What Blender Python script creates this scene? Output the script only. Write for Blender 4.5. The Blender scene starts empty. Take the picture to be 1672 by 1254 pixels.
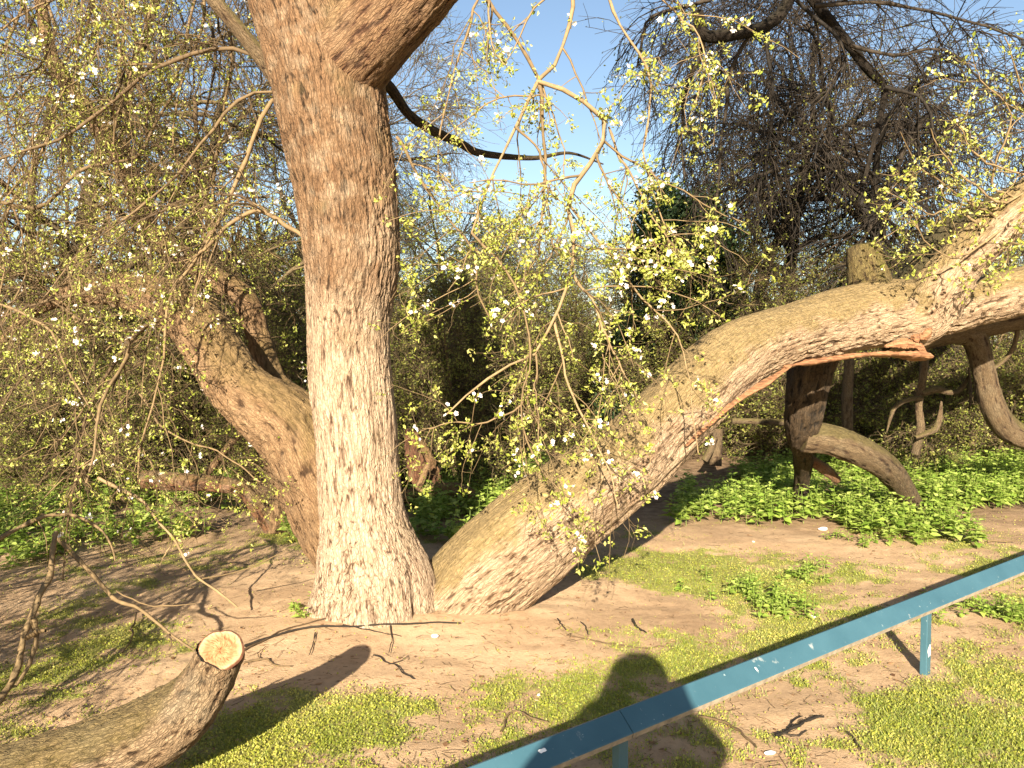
import bpy, math, numpy as np
from mathutils import Vector, Matrix

# ------------------------------------------------------------------ camera, sky, sun, exposure
SC = bpy.context.scene
COL = SC.collection
CAMH, FPX, PITCH = 1.55, 1350.0, math.atan(57 / 1350.0)
SUN_EL, SUN_AZ = math.radians(21.5), math.radians(8.4)      # light travels forward and to the right

cam = bpy.data.cameras.new('camera')
cam.sensor_width = 36.0
cam.lens = 36.0 * FPX / 1672.0
cam.clip_start, cam.clip_end = 0.05, 2000
cam_o = bpy.data.objects.new('camera', cam)
COL.objects.link(cam_o)
cam_o.location = (0, 0, CAMH)
cam_o.rotation_euler = (math.pi / 2 - PITCH, 0, 0)
SC.camera = cam_o

world = bpy.data.worlds.new('World')
SC.world = world
world.use_nodes = True
wn = world.node_tree
wn.nodes.clear()
sky = wn.nodes.new('ShaderNodeTexSky')
sky.sky_type = 'NISHITA'
sky.sun_disc = False
sky.sun_elevation = SUN_EL
sky.sun_rotation = math.pi + SUN_AZ
sky.air_density, sky.dust_density, sky.ozone_density = 1.0, 0.9, 1.0
bg = wn.nodes.new('ShaderNodeBackground')
bg.inputs['Strength'].default_value = 0.05
wo = wn.nodes.new('ShaderNodeOutputWorld')
wn.links.new(sky.outputs[0], bg.inputs[0])
wn.links.new(bg.outputs[0], wo.inputs[0])

sun = bpy.data.lights.new('sun', 'SUN')
sun.energy, sun.angle, sun.color = 5.0, math.radians(0.53), (1.0, 0.88, 0.69)
sun_o = bpy.data.objects.new('sun', sun)
COL.objects.link(sun_o)
SDIR = Vector((math.sin(SUN_AZ) * math.cos(SUN_EL), math.cos(SUN_AZ) * math.cos(SUN_EL), -math.sin(SUN_EL)))
sun_o.rotation_euler = SDIR.to_track_quat('-Z', 'Y').to_euler()
sun_o.location = (-3, -20, 12)

SC.view_settings.view_transform = 'Standard'
SC.view_settings.look = 'None'
SC.view_settings.gamma = 1
SC.view_settings.use_curve_mapping = False
SC.view_settings.exposure = 1.92
SC.cycles.max_bounces = 6
SC.cycles.transparent_max_bounces = 4

# ------------------------------------------------------------------ helpers
F = np.array([0, math.cos(PITCH), -math.sin(PITCH)])
U = np.array([0, math.sin(PITCH), math.cos(PITCH)])
X = np.array([1.0, 0, 0])
C0 = np.array([0, 0, CAMH])


def P(px, py, d):
    return C0 + X * ((px - 836) / FPX * d) + U * (-(py - 627) / FPX * d) + F * d


def G(px, py, z=0.0):
    v = X * ((px - 836) / FPX) + U * (-(py - 627) / FPX) + F
    return C0 + v * ((z - CAMH) / v[2])


def proj(p):
    q = p - C0
    d = q @ F
    return 836 + FPX * (q @ X) / d, 627 - FPX * (q @ U) / d, d


def hash3(i, seed):
    h = (i[..., 0].astype(np.uint64) * np.uint64(73856093)) ^ (i[..., 1].astype(np.uint64) * np.uint64(19349663)) \
        ^ (i[..., 2].astype(np.uint64) * np.uint64(83492791)) ^ np.uint64(seed * 7919 + 13)
    h = (h ^ (h >> np.uint64(13))) * np.uint64(0x5bd1e995)
    h = (h ^ (h >> np.uint64(15))) * np.uint64(0x2c1b3c6d)
    h = h ^ (h >> np.uint64(12))
    return h


def r01(h, k):
    return ((h >> np.uint64(k)) & np.uint64(0x3ff)).astype(np.float32) / 1023.0


def noise(p, seed=0):
    """gradient-free value noise, smooth, about -1..1"""
    p = np.asarray(p, dtype=np.float64) + 1000.0
    i = np.floor(p).astype(np.int64)
    f = p - i
    w = f * f * f * (f * (f * 6 - 15) + 10)
    out = 0
    for dx in (0, 1):
        for dy in (0, 1):
            for dz in (0, 1):
                v = r01(hash3(i + np.array([dx, dy, dz]), seed), 4)
                out = out + v * (w[..., 0] if dx else 1 - w[..., 0]) * (w[..., 1] if dy else 1 - w[..., 1]) * (w[..., 2] if dz else 1 - w[..., 2])
    return out * 2 - 1


def fbm(p, seed=0, octs=3):
    a, s, t = 1.0, 0, 0
    p = np.asarray(p, dtype=np.float64)
    for o in range(octs):
        s = s + a * noise(p * 2 ** o, seed + o * 17)
        t += a
        a *= .55
    return s / t


def worley(p, seed=0):
    p = np.asarray(p, dtype=np.float64) + 1000.0
    i = np.floor(p).astype(np.int64)
    f1 = np.full(p.shape[:-1], 9.0)
    f2 = f1.copy()
    cid = np.zeros(p.shape[:-1])
    dz = np.zeros(p.shape[:-1])
    for dx in (-1, 0, 1):
        for dy in (-1, 0, 1):
            for dk in (-1, 0, 1):
                c = i + np.array([dx, dy, dk])
                h = hash3(c, seed)
                q = c + np.stack([r01(h, 2), r01(h, 9), r01(h, 17)], -1)
                d = np.sqrt(((q - p) ** 2).sum(-1))
                m = d < f1
                f2 = np.where(m, f1, np.minimum(f2, d))
                cid = np.where(m, r01(h, 12), cid)
                dz = np.where(m, p[..., 2] - q[..., 2], dz)
                f1 = np.where(m, d, f1)
    return f1, f2, cid, dz


def mesh_np(name, V, faces, mat=None, attrs=None, smooth=True, matidx=None):
    """faces: list of int arrays (n,k)"""
    me = bpy.data.meshes.new(name)
    V = np.ascontiguousarray(V, dtype=np.float32)
    me.vertices.add(len(V))
    me.vertices.foreach_set('co', V.ravel())
    faces = [np.asarray(f, dtype=np.int32) for f in faces if len(f)]
    nl = sum(f.size for f in faces)
    npoly = sum(len(f) for f in faces)
    me.loops.add(nl)
    me.polygons.add(npoly)
    me.loops.foreach_set('vertex_index', np.concatenate([f.ravel() for f in faces]))
    tot = np.concatenate([np.full(len(f), f.shape[1], dtype=np.int32) for f in faces])
    st = np.concatenate([[0], np.cumsum(tot)[:-1]]).astype(np.int32)
    me.polygons.foreach_set('loop_start', st)
    me.polygons.foreach_set('loop_total', tot)
    me.polygons.foreach_set('use_smooth', np.full(npoly, smooth))
    if matidx is not None:
        me.polygons.foreach_set('material_index', np.asarray(matidx, dtype=np.int32))
    if attrs:
        for k, v in attrs.items():
            v = np.ascontiguousarray(v, dtype=np.float32)
            a = me.attributes.new(k, 'FLOAT_VECTOR' if v.ndim == 2 else 'FLOAT', 'POINT')
            a.data.foreach_set('vector' if v.ndim == 2 else 'value', v.ravel())
    me.update(calc_edges=True)
    me.validate()
    if mat is not None:
        for m in (mat if isinstance(mat, (list, tuple)) else [mat]):
            me.materials.append(m)
    return me


def ob(name, me, parent=None, kind=None):
    o = bpy.data.objects.new(name, me)
    COL.objects.link(o)
    if parent is not None:
        o.parent = parent
    if kind:
        o['kind'] = kind
    return o


def tag(o, label, cat, group=None):
    o['label'] = label
    o['category'] = cat
    if group:
        o['group'] = group
    return o


def thing(name, label, cat, group=None, loc=(0, 0, 0)):
    o = bpy.data.objects.new(name, None)
    o.empty_display_size = 0.2
    COL.objects.link(o)
    o.location = loc
    return tag(o, label, cat, group)


def rooted(name, label, cat, base, group=None):
    """an Empty at the thing's base whose parts are modelled in world coordinates"""
    o = thing(name, label, cat, group, tuple(base))
    return o


def part(name, me, root, kind=None, parent=None):
    """me in world coordinates; keep it there although the parent sits at its base"""
    par = parent or root
    o = ob(name, me, par, kind)
    if parent is None:
        me.transform(Matrix.Translation(-Vector(root.location)))
    else:
        me.transform(Matrix.Translation(-Vector(root.location)))
    return o


def catmull(pts, n):
    pts = np.asarray(pts, dtype=np.float64)
    k = len(pts)
    q = np.vstack([2 * pts[0] - pts[1], pts, 2 * pts[-1] - pts[-2]])
    seg = np.linalg.norm(np.diff(pts[:, :3], axis=0), axis=1)
    cum = np.concatenate([[0], np.cumsum(seg)])
    s = np.linspace(0, cum[-1], n)
    i = np.clip(np.searchsorted(cum, s, side='right') - 1, 0, k - 2)
    t = ((s - cum[i]) / np.maximum(seg[i], 1e-9))[:, None]
    p0, p1, p2, p3 = q[i], q[i + 1], q[i + 2], q[i + 3]
    return .5 * ((2 * p1) + (-p0 + p2) * t + (2 * p0 - 5 * p1 + 4 * p2 - p3) * t * t + (-p0 + 3 * p1 - 3 * p2 + p3) * t ** 3), s


def frames(c):
    t = np.gradient(c, axis=0)
    t /= np.linalg.norm(t, axis=1)[:, None] + 1e-12
    n = np.zeros_like(c)
    ref = np.array([0.0, -1.0, 0.0])
    v = ref - t[0] * (ref @ t[0])
    if np.linalg.norm(v) < 1e-3:
        v = np.array([1.0, 0, 0]) - t[0] * t[0][0]
    n[0] = v / np.linalg.norm(v)
    for i in range(1, len(c)):
        v = n[i - 1] - t[i] * (n[i - 1] @ t[i])
        n[i] = v / np.linalg.norm(v)
    return t, n, np.cross(t, n)


def trunk_mesh(name, rows, nu, nv, mat, bark=1.0, scale=1.0, seed=0, lump=.06, flare=None, stretch=3.6, cap=(False, False),
               capmat=None, dents=(), knots=(), rough=None, sgnflake=1.0):
    """rows: (px, py, half width px, depth) from the base to the tip, or world (x,y,z,r) when given as 'w' rows"""
    pts = []
    for r in rows:
        if r[0] == 'w':
            pts.append([r[1], r[2], r[3], r[4]])
        else:
            p = P(r[0], r[1], r[3])
            pts.append([p[0], p[1], p[2], r[2] / FPX * r[3]])
    cr, s = catmull(pts, nv)
    c, R = cr[:, :3], np.maximum(cr[:, 3], .001)
    t, n, b = frames(c)
    th = np.linspace(0, 2 * np.pi, nu, endpoint=False)
    ct, stn = np.cos(th)[None, :], np.sin(th)[None, :]
    RR = R[:, None]
    S = np.broadcast_to(s[:, None], (nv, nu))
    # low lumps
    lp = np.stack([ct * 1.3 + 0 * S, stn * 1.3 + 0 * S, S * 1.6], -1)
    r = RR * (1 + lump * 1.6 * fbm(lp, seed + 3, 2))
    if flare is not None:
        h, amt, lobes, ph = flare
        f = np.exp(-S / h)
        r = r * (1 + amt * f * (np.sin(th[None, :] * lobes + ph) * .6 + np.sin(th[None, :] * (lobes + 3) + ph * 2.3) * .4))
    # bark: stretched plates with fissures between
    fr = 26.0 / scale
    q = np.stack([ct * RR * fr, stn * RR * fr, S * fr / stretch], -1)
    wq = q * np.array([.5, .5, .8])
    warp = np.stack([fbm(wq + 11, seed + 5, 2), fbm(wq + 37, seed + 6, 2), fbm(wq + 71, seed + 7, 2)], -1)
    f1, f2, cid, dz = worley(q * 1.0 + warp * .5, seed)
    crack = np.clip((f2 - f1) / .30, 0, 1) ** .6
    n1 = fbm(q * np.array([1.0, 1.0, .45]) + warp * .35, seed + 41, 2)
    n2 = fbm(q * np.array([2.2, 2.2, .9]) + warp * .5 + 9, seed + 43, 2)
    n3 = noise(q * np.array([.8, .8, 1.9]) + warp * .7 + 5, seed + 47)
    c1 = np.clip(1 - np.abs(n1) / .085, 0, 1)
    c2 = np.clip(1 - np.abs(n2) / .12, 0, 1)
    c3 = np.clip(1 - np.abs(n3) / .08, 0, 1) * (noise(q * .7 + 3, seed + 49) > -.1)
    area = np.clip(.75 + 1.0 * fbm(np.stack([ct * RR * 5, stn * RR * 5, S * 1.6], -1), seed + 51, 2), .25, 1.35)
    if rough is not None:
        area = area * rough(S, th[None, :])
    flake = np.clip(-dz * sgnflake, -.5, .5)            # plates lift towards one end
    hgt = .72 + .35 * np.minimum(np.abs(n1) * 2, 1) + .2 * np.minimum(np.abs(n2) * 2, 1) - .62 * c1 - .30 * c2 - .25 * c3 + .75 * flake * crack
    hgt = hgt + .16 * fbm(q * 3.6, seed + 61, 2)
    amp = .019 * bark * scale * np.clip(RR / .12, .3, 1.25)
    r = r + amp * area * (hgt - .95)
    for (v0, a0, dv, da, dep) in dents:
        dth = (th[None, :] - a0 + np.pi) % (2 * np.pi) - np.pi
        r = r + dep * np.exp(-((S - v0) / dv) ** 2 - (dth / da) ** 2)
    for (v0, a0, rad) in knots:
        dth = ((th[None, :] - a0 + np.pi) % (2 * np.pi) - np.pi) * RR
        d = np.sqrt((S - v0) ** 2 + dth ** 2) / rad
        r = r + rad * .38 * np.exp(-(d - .9) ** 2 / .12) - rad * .3 * np.exp(-(d / .45) ** 2)
    d = n[:, None, :] * ct[..., None] + b[:, None, :] * stn[..., None]
    V = c[:, None, :] + d * r[..., None]
    idx = np.arange(nv * nu).reshape(nv, nu)
    a_, b_ = idx[:-1], idx[1:]
    Q = np.stack([a_, np.roll(a_, -1, 1), np.roll(b_, -1, 1), b_], -1).reshape(-1, 4)
    VV = V.reshape(-1, 3)
    hh = np.clip((hgt - .05) / 1.15, 0, 1).reshape(-1)
    up = d[..., 2].reshape(-1)
    lon = (S / s[-1]).reshape(-1)
    bk = np.stack([ct * RR, stn * RR, S + 0 * RR], -1).reshape(-1, 3)
    faces, mi = [Q], [np.zeros(len(Q))]
    for end, flag in ((0, cap[0]), (nv - 1, cap[1])):
        if flag:
            sgn = 1 if end else -1
            base = len(VV)
            rings = []
            for j, k in enumerate((.90, .55, .2)):
                ring = c[end] + d[end] * (r[end] * k)[:, None] + t[end] * sgn * (flag if not isinstance(flag, bool) else .004) * (1 - k * k)
                rings.append(ring)
            VV = np.vstack([VV] + rings + [c[end][None] + t[end] * sgn * (flag if not isinstance(flag, bool) else .004)])
            prev = idx[end]
            for j in range(3):
                cur = base + j * nu + np.arange(nu)
                f = np.stack([prev, np.roll(prev, -1), np.roll(cur, -1), cur], -1)
                faces.append(f if end else f[:, ::-1])
                mi.append(np.full(nu, 0 if (j == 0 or capmat is None) else 1))
                prev = cur
            cen = np.full(nu, len(VV) - 1)
            f = np.stack([prev, np.roll(prev, -1), cen], -1)
            faces.append(f if end else f[:, ::-1])
            mi.append(np.full(nu, 1 if capmat is not None else 0))
            ex = len(VV) - len(hh)
            hh = np.concatenate([hh, np.full(ex, .6)])
            up = np.concatenate([up, np.full(ex, .3)])
            lon = np.concatenate([lon, np.full(ex, 1.0)])
            bk = np.vstack([bk, VV[-ex:] - c[end]])
    faces4 = [f for f in faces if f.shape[1] == 4]
    mi4 = [m for f, m in zip(faces, mi) if f.shape[1] == 4]
    faces3 = [f for f in faces if f.shape[1] == 3]
    mi3 = [m for f, m in zip(faces, mi) if f.shape[1] == 3]
    me = mesh_np(name, VV, faces4 + faces3, [mat] + ([capmat] if capmat else []),
                 dict(bark=hh, moss=up, along=lon, bk=bk), matidx=np.concatenate(mi4 + mi3))
    return me


# ---- bundles of thin polylines
def tubes(L, R0, R1, sides, wob=1):
    """L (N,K,3) -> verts, quads, random value per tube"""
    N, K, _ = L.shape
    t = np.gradient(L, axis=1)
    t /= np.linalg.norm(t, axis=2, keepdims=True) + 1e-12
    ref = np.where(np.abs(t[:, :1, 2:3]) < .8, np.array([0, 0, 1.0]), np.array([1.0, 0, 0]))
    n = np.cross(t, np.broadcast_to(ref, t.shape))
    n /= np.linalg.norm(n, axis=2, keepdims=True) + 1e-12
    b = np.cross(t, n)
    w = np.linspace(0, 1, K)[None, :]
    R = (R0[:, None] * (1 - w) + R1[:, None] * w) * wob
    th = np.arange(sides) * 2 * np.pi / sides
    V = L[:, :, None, :] + R[:, :, None, None] * (n[:, :, None, :] * np.cos(th)[None, None, :, None] + b[:, :, None, :] * np.sin(th)[None, None, :, None])
    idx = np.arange(N * K * sides).reshape(N, K, sides)
    a_, b_ = idx[:, :-1], idx[:, 1:]
    Q = np.stack([a_, np.roll(a_, -1, 2), np.roll(b_, -1, 2), b_], -1).reshape(-1, 4)
    return V.reshape(-1, 3), Q


class Bundle:
    def __init__(self):
        self.V, self.Q, self.A, self.n = [], [], [], 0

    def add(self, L, R0, R1, sides, rng):
        if len(L) == 0:
            return
        v, q = tubes(L, R0, R1, sides, 1 + (.13 * rng.normal(size=L.shape[:2]) if sides >= 5 else 0))
        self.V.append(v)
        self.Q.append(q + self.n)
        self.A.append(np.repeat(rng.random(len(L)), L.shape[1] * sides))
        self.n += len(v)

    def mesh(self, name, mat):
        return mesh_np(name, np.vstack(self.V), [np.vstack(self.Q)], mat, dict(rnd=np.concatenate(self.A)))


def unit(v):
    return v / (np.linalg.norm(v, axis=-1, keepdims=True) + 1e-12)


def resample(pts, k):
    return catmull(pts, k)[0]


def spawn(rng, L, R0, R1, n, t0, t1, len0, len1, ang, droop, jit, K, rk=.6, rmax=1., rmin=.0012, up=0., taper=.35, lenfall=.4):
    """children of polylines L: returns (lines, r0, r1)"""
    N, KP, _ = L.shape
    idx = np.repeat(np.arange(N), n)
    t = rng.uniform(t0, t1, len(idx))
    x = t * (KP - 1)
    i = np.clip(x.astype(int), 0, KP - 2)
    f = (x - i)[:, None]
    p = L[idx, i] * (1 - f) + L[idx, i + 1] * f
    tan = unit(L[idx, i + 1] - L[idx, i])
    pr = R0[idx] * (1 - t) + R1[idx] * t
    perp = rng.normal(size=(len(idx), 3))
    perp = unit(perp - tan * (perp * tan).sum(1, keepdims=True))
    a = np.abs(rng.normal(ang, .22, len(idx)))[:, None]
    d = unit(tan * np.cos(a) + perp * np.sin(a) + np.array([0, 0, up]))
    ln = rng.uniform(len0, len1, len(idx)) * (1 - lenfall * t)
    out = np.zeros((len(idx), K, 3))
    out[:, 0] = p
    st = (ln / (K - 1))[:, None]
    for k in range(1, K):
        d = unit(d + rng.normal(size=d.shape) * jit + np.array([0, 0, -droop]))
        out[:, k] = out[:, k - 1] + d * st
    r0 = np.clip(pr * rk, rmin, rmax)
    return out, r0, np.maximum(r0 * taper, rmin * .6)


def leaf_clusters(rng, pts, nper, size, spread=.5, sizevar=.4, updir=.3, wide=.55, dirs=None):
    """small folded pointed leaves: 4 verts, 2 triangles each"""
    N = len(pts) * nper
    p = np.repeat(pts, nper, 0) + rng.normal(size=(N, 3)) * size * spread
    d = unit(rng.normal(size=(N, 3)) + np.array([0, 0, updir]))
    if dirs is not None:
        d = unit(d * .7 + np.repeat(dirs, nper, 0))
    w = unit(np.cross(d, rng.normal(size=(N, 3))))
    nn = np.cross(d, w)
    s = (size * np.exp(np.clip(rng.normal(0, sizevar, N), -.9, .5)))[:, None]
    v = np.stack([p, p + d * s * .5 + w * s * wide * .5 + nn * s * .1, p + d * s - nn * s * .12, p + d * s * .5 - w * s * wide * .5 + nn * s * .1], 1)
    i = np.arange(N)[:, None] * 4
    T = np.concatenate([i + np.array([0, 1, 2]), i + np.array([0, 2, 3])], 1).reshape(-1, 3)
    return v.reshape(-1, 3), T, np.repeat(rng.random(N), 4)


def blossoms(rng, pts, size):
    """five-petalled flowers facing out"""
    N = len(pts)
    ax = unit(rng.normal(size=(N, 3)) + np.array([-.15, -.9, .3]))
    e1 = unit(np.cross(ax, rng.normal(size=(N, 3))))
    e2 = np.cross(ax, e1)
    s = size * np.exp(rng.normal(0, .2, N))
    V, T, A = [], [], []
    base = 0
    for k in range(5):
        a = k * 2 * np.pi / 5
        dd = e1 * math.cos(a) + e2 * math.sin(a)
        ww = -e1 * math.sin(a) + e2 * math.cos(a)
        sc = s[:, None]
        v = np.stack([pts + ax * sc * .02, pts + dd * sc * .32 + ww * sc * .22 + ax * sc * .16, pts + dd * sc * .55 + ax * sc * .2,
                      pts + dd * sc * .32 - ww * sc * .22 + ax * sc * .16], 1)
        V.append(v.reshape(-1, 3))
        i = np.arange(N)[:, None] * 4 + base
        T.append(np.concatenate([i + np.array([0, 1, 2]), i + np.array([0, 2, 3])], 1).reshape(-1, 3))
        A.append(np.repeat(rng.random(N), 4))
        base += N * 4
    return np.vstack(V), np.vstack(T), np.concatenate(A)


# ------------------------------------------------------------------ materials
def new_mat(name):
    m = bpy.data.materials.new(name)
    m.use_nodes = True
    nt = m.node_tree
    nt.nodes.clear()
    out = nt.nodes.new('ShaderNodeOutputMaterial')
    return m, nt, out


def N(nt, t, **kw):
    n = nt.nodes.new(t)
    for k, v in kw.items():
        if k.startswith('i_'):
            n.inputs[k[2:].replace('_', ' ')].default_value = v
        else:
            setattr(n, k, v)
    return n


def mixc(nt, fac, a, b, mode='MIX'):
    n = nt.nodes.new('ShaderNodeMix')
    n.data_type = 'RGBA'
    n.blend_type = mode
    for sock, val in ((n.inputs[0], fac), (n.inputs[6], a), (n.inputs[7], b)):
        if hasattr(val, 'is_linked') or hasattr(val, 'links'):
            nt.links.new(val, sock)
        elif isinstance(val, (tuple, list)):
            sock.default_value = (*val[:3], 1)
        else:
            sock.default_value = val
    return n.outputs[2]


def ramp(nt, src, stops):
    n = nt.nodes.new('ShaderNodeValToRGB')
    cr = n.color_ramp
    while len(cr.elements) < len(stops):
        cr.elements.new(.5)
    for e, (p, c) in zip(cr.elements, stops):
        e.position = p
        e.color = (*c, 1) if len(c) == 3 else c
    nt.links.new(src, n.inputs[0])
    return n.outputs[0]


def tex(nt, scale, detail=4, vec=None, rough=.55, kind='ShaderNodeTexNoise'):
    n = nt.nodes.new(kind)
    n.inputs['Scale'].default_value = scale
    if kind == 'ShaderNodeTexNoise':
        n.inputs['Detail'].default_value = detail
        n.inputs['Roughness'].default_value = rough
    if vec is not None:
        nt.links.new(vec, n.inputs['Vector'])
    return n


def objvec(nt, scale=(1, 1, 1)):
    tc = nt.nodes.new('ShaderNodeTexCoord')
    mp = nt.nodes.new('ShaderNodeMapping')
    mp.inputs['Scale'].default_value = scale
    nt.links.new(tc.outputs['Object'], mp.inputs['Vector'])
    return mp.outputs[0]


def attr(nt, name):
    n = nt.nodes.new('ShaderNodeAttribute')
    n.attribute_name = name
    return n.outputs['Fac']


def val3(c, k):
    return tuple(v * k for v in c)


def mat_bark(name, outer, inner, tip=None, moss=(.13, .115, .04), mossamt=.6, rough=.9, bump=.35, grey=(.45, .40, .33), greyamt=.5, fiss=46, fisamt=.5):
    m, nt, out = new_mat(name)
    h = attr(nt, 'bark')
    v = objvec(nt)
    h2 = N(nt, 'ShaderNodeMath', operation='MULTIPLY_ADD')
    bv_ = nt.nodes.new('ShaderNodeAttribute')
    bv_.attribute_name = 'bk'
    mp_ = nt.nodes.new('ShaderNodeMapping')
    mp_.inputs['Scale'].default_value = (1, 1, .22)
    nt.links.new(bv_.outputs['Vector'], mp_.inputs['Vector'])
    fine = tex(nt, 75, 4, mp_.outputs[0], .6)
    nt.links.new(fine.outputs[0], h2.inputs[0])
    h2.inputs[1].default_value = .5
    sub_ = N(nt, 'ShaderNodeMath', operation='SUBTRACT')
    nt.links.new(h, sub_.inputs[0])
    sub_.inputs[1].default_value = .25
    nt.links.new(sub_.outputs[0], h2.inputs[2])
    h = h2.outputs[0]
    mp2_ = nt.nodes.new('ShaderNodeMapping')
    mp2_.inputs['Scale'].default_value = (1, 1, .12)
    nt.links.new(bv_.outputs['Vector'], mp2_.inputs['Vector'])
    streak = tex(nt, 26, 3, mp2_.outputs[0], .5)
    base = ramp(nt, h, [(.08, val3(inner, .5)), (.30, inner), (.50, tuple((a + 2 * b) / 3 for a, b in zip(inner, outer))), (.80, outer)])
    if tip:
        al = attr(nt, 'along')
        tipc = ramp(nt, h, [(.08, val3(tip, .2)), (.30, val3(tip, .45)), (.50, val3(tip, .8)), (.80, val3(tip, 1.05))])
        nz0 = tex(nt, 3.0, 3, v)
        add = N(nt, 'ShaderNodeMath', operation='MULTIPLY_ADD')
        nt.links.new(nz0.outputs[0], add.inputs[0])
        add.inputs[1].default_value = .45
        nt.links.new(al, add.inputs[2])
        fac = ramp(nt, add.outputs[0], [(.58, (0, 0, 0)), (.82, (1, 1, 1))])
        base = mixc(nt, fac, base, tipc)
    base = mixc(nt, .6, base, ramp(nt, streak.outputs[0], [(.32, (.70, .60, .54)), (.5, (.95, .93, .92)), (.68, (1.18, 1.17, 1.17))]), 'MULTIPLY')
    nz = tex(nt, 9, 5, v)
    g = ramp(nt, nz.outputs[0], [(.48, (0, 0, 0)), (.66, (1, 1, 1))])
    gm = N(nt, 'ShaderNodeMath', operation='MULTIPLY')
    nt.links.new(g, gm.inputs[0])
    gm.inputs[1].default_value = greyamt
    base = mixc(nt, gm.outputs[0], base, grey)
    wv = tex(nt, 22, 3, bv_.outputs['Vector'], .5)
    wsub = N(nt, 'ShaderNodeVectorMath', operation='MULTIPLY_ADD')
    nt.links.new(wv.outputs['Color'], wsub.inputs[0])
    wsub.inputs[1].default_value = (.022, .022, .03)
    nt.links.new(bv_.outputs['Vector'], wsub.inputs[2])
    fis = None
    for sc_, zs_, wd_ in ((fiss, .16, .10), (fiss * 2.3, .22, .13)):
        mpf = nt.nodes.new('ShaderNodeMapping')
        mpf.inputs['Scale'].default_value = (1, 1, zs_)
        nt.links.new(wsub.outputs[0], mpf.inputs['Vector'])
        vo = nt.nodes.new('ShaderNodeTexVoronoi')
        vo.feature = 'DISTANCE_TO_EDGE'
        vo.inputs['Scale'].default_value = sc_
        nt.links.new(mpf.outputs[0], vo.inputs['Vector'])
        ed = ramp(nt, vo.outputs['Distance'], [(0.0, (0, 0, 0)), (wd_, (1, 1, 1))])
        fis = ed if fis is None else mixc(nt, .55, fis, ed, 'MULTIPLY')
    base = mixc(nt, fisamt, base, mixc(nt, fis, inner if not tip else val3(inner, .6), (1, 1, 1)), 'MULTIPLY')  # cracks darkened in colour: dirt plus the shade inside them
    nz2 = tex(nt, 70, 4, v)
    base = mixc(nt, .35, base, ramp(nt, nz2.outputs[0], [(.3, (.35, .35, .35)), (.7, (1, 1, 1))]), 'MULTIPLY')
    mo = attr(nt, 'moss')
    nz3 = tex(nt, 5, 5, v)
    s = N(nt, 'ShaderNodeMath', operation='MULTIPLY_ADD')
    nt.links.new(nz3.outputs[0], s.inputs[0])
    s.inputs[1].default_value = 1.2
    nt.links.new(mo, s.inputs[2])
    mf = ramp(nt, s.outputs[0], [(.75, (0, 0, 0)), (1.0, (mossamt,) * 3)])
    mcol = mixc(nt, .85, moss, ramp(nt, tex(nt, 42, 5, v, .7).outputs[0], [(.3, (.45, .42, .40)), (.5, (.95, .95, .9)), (.68, (1.45, 1.4, 1.4))]), 'MULTIPLY')
    base = mixc(nt, mf, base, mcol)
    bs = N(nt, 'ShaderNodeBsdfPrincipled', i_Roughness=rough)
    bs.inputs['Specular IOR Level'].default_value = .2
    nt.links.new(base, bs.inputs['Base Color'])
    bp = N(nt, 'ShaderNodeBump', i_Strength=min(1, bump * 2.4), i_Distance=.012)
    fh = mixc(nt, .45, fis, fine.outputs[0])
    nt.links.new(fh, bp.inputs['Height'])
    nt.links.new(bp.outputs[0], bs.inputs['Normal'])
    nt.links.new(bs.outputs[0], out.inputs[0])
    return m


def mat_twig(name, c0, c1, rough=.8):
    m, nt, out = new_mat(name)
    col = ramp(nt, attr(nt, 'rnd'), [(0, c0), (1, c1)])
    nz = tex(nt, 25, 3, objvec(nt))
    col = mixc(nt, .5, col, ramp(nt, nz.outputs[0], [(.35, (.45, .45, .4)), (.65, (1.1, 1.1, 1))]), 'MULTIPLY')
    bs = N(nt, 'ShaderNodeBsdfPrincipled', i_Roughness=rough)
    bs.inputs['Specular IOR Level'].default_value = .25
    nt.links.new(col, bs.inputs['Base Color'])
    nt.links.new(bs.outputs[0], out.inputs[0])
    return m


def mat_leaf(name, c0, c1, c2, trans=.4, rough=.5):
    m, nt, out = new_mat(name)
    col = ramp(nt, attr(nt, 'rnd'), [(0, c0), (.5, c1), (1, c2)])
    bs = N(nt, 'ShaderNodeBsdfPrincipled', i_Roughness=rough)
    bs.inputs['Specular IOR Level'].default_value = .3
    tr = N(nt, 'ShaderNodeBsdfTranslucent')
    nt.links.new(col, bs.inputs['Base Color'])
    nt.links.new(mixc(nt, .5, col, (.8, .9, .25), 'MULTIPLY'), tr.inputs['Color'])
    mx = N(nt, 'ShaderNodeMixShader')
    mx.inputs[0].default_value = trans
    nt.links.new(bs.outputs[0], mx.inputs[1])
    nt.links.new(tr.outputs[0], mx.inputs[2])
    nt.links.new(mx.outputs[0], out.inputs[0])
    return m


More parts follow.
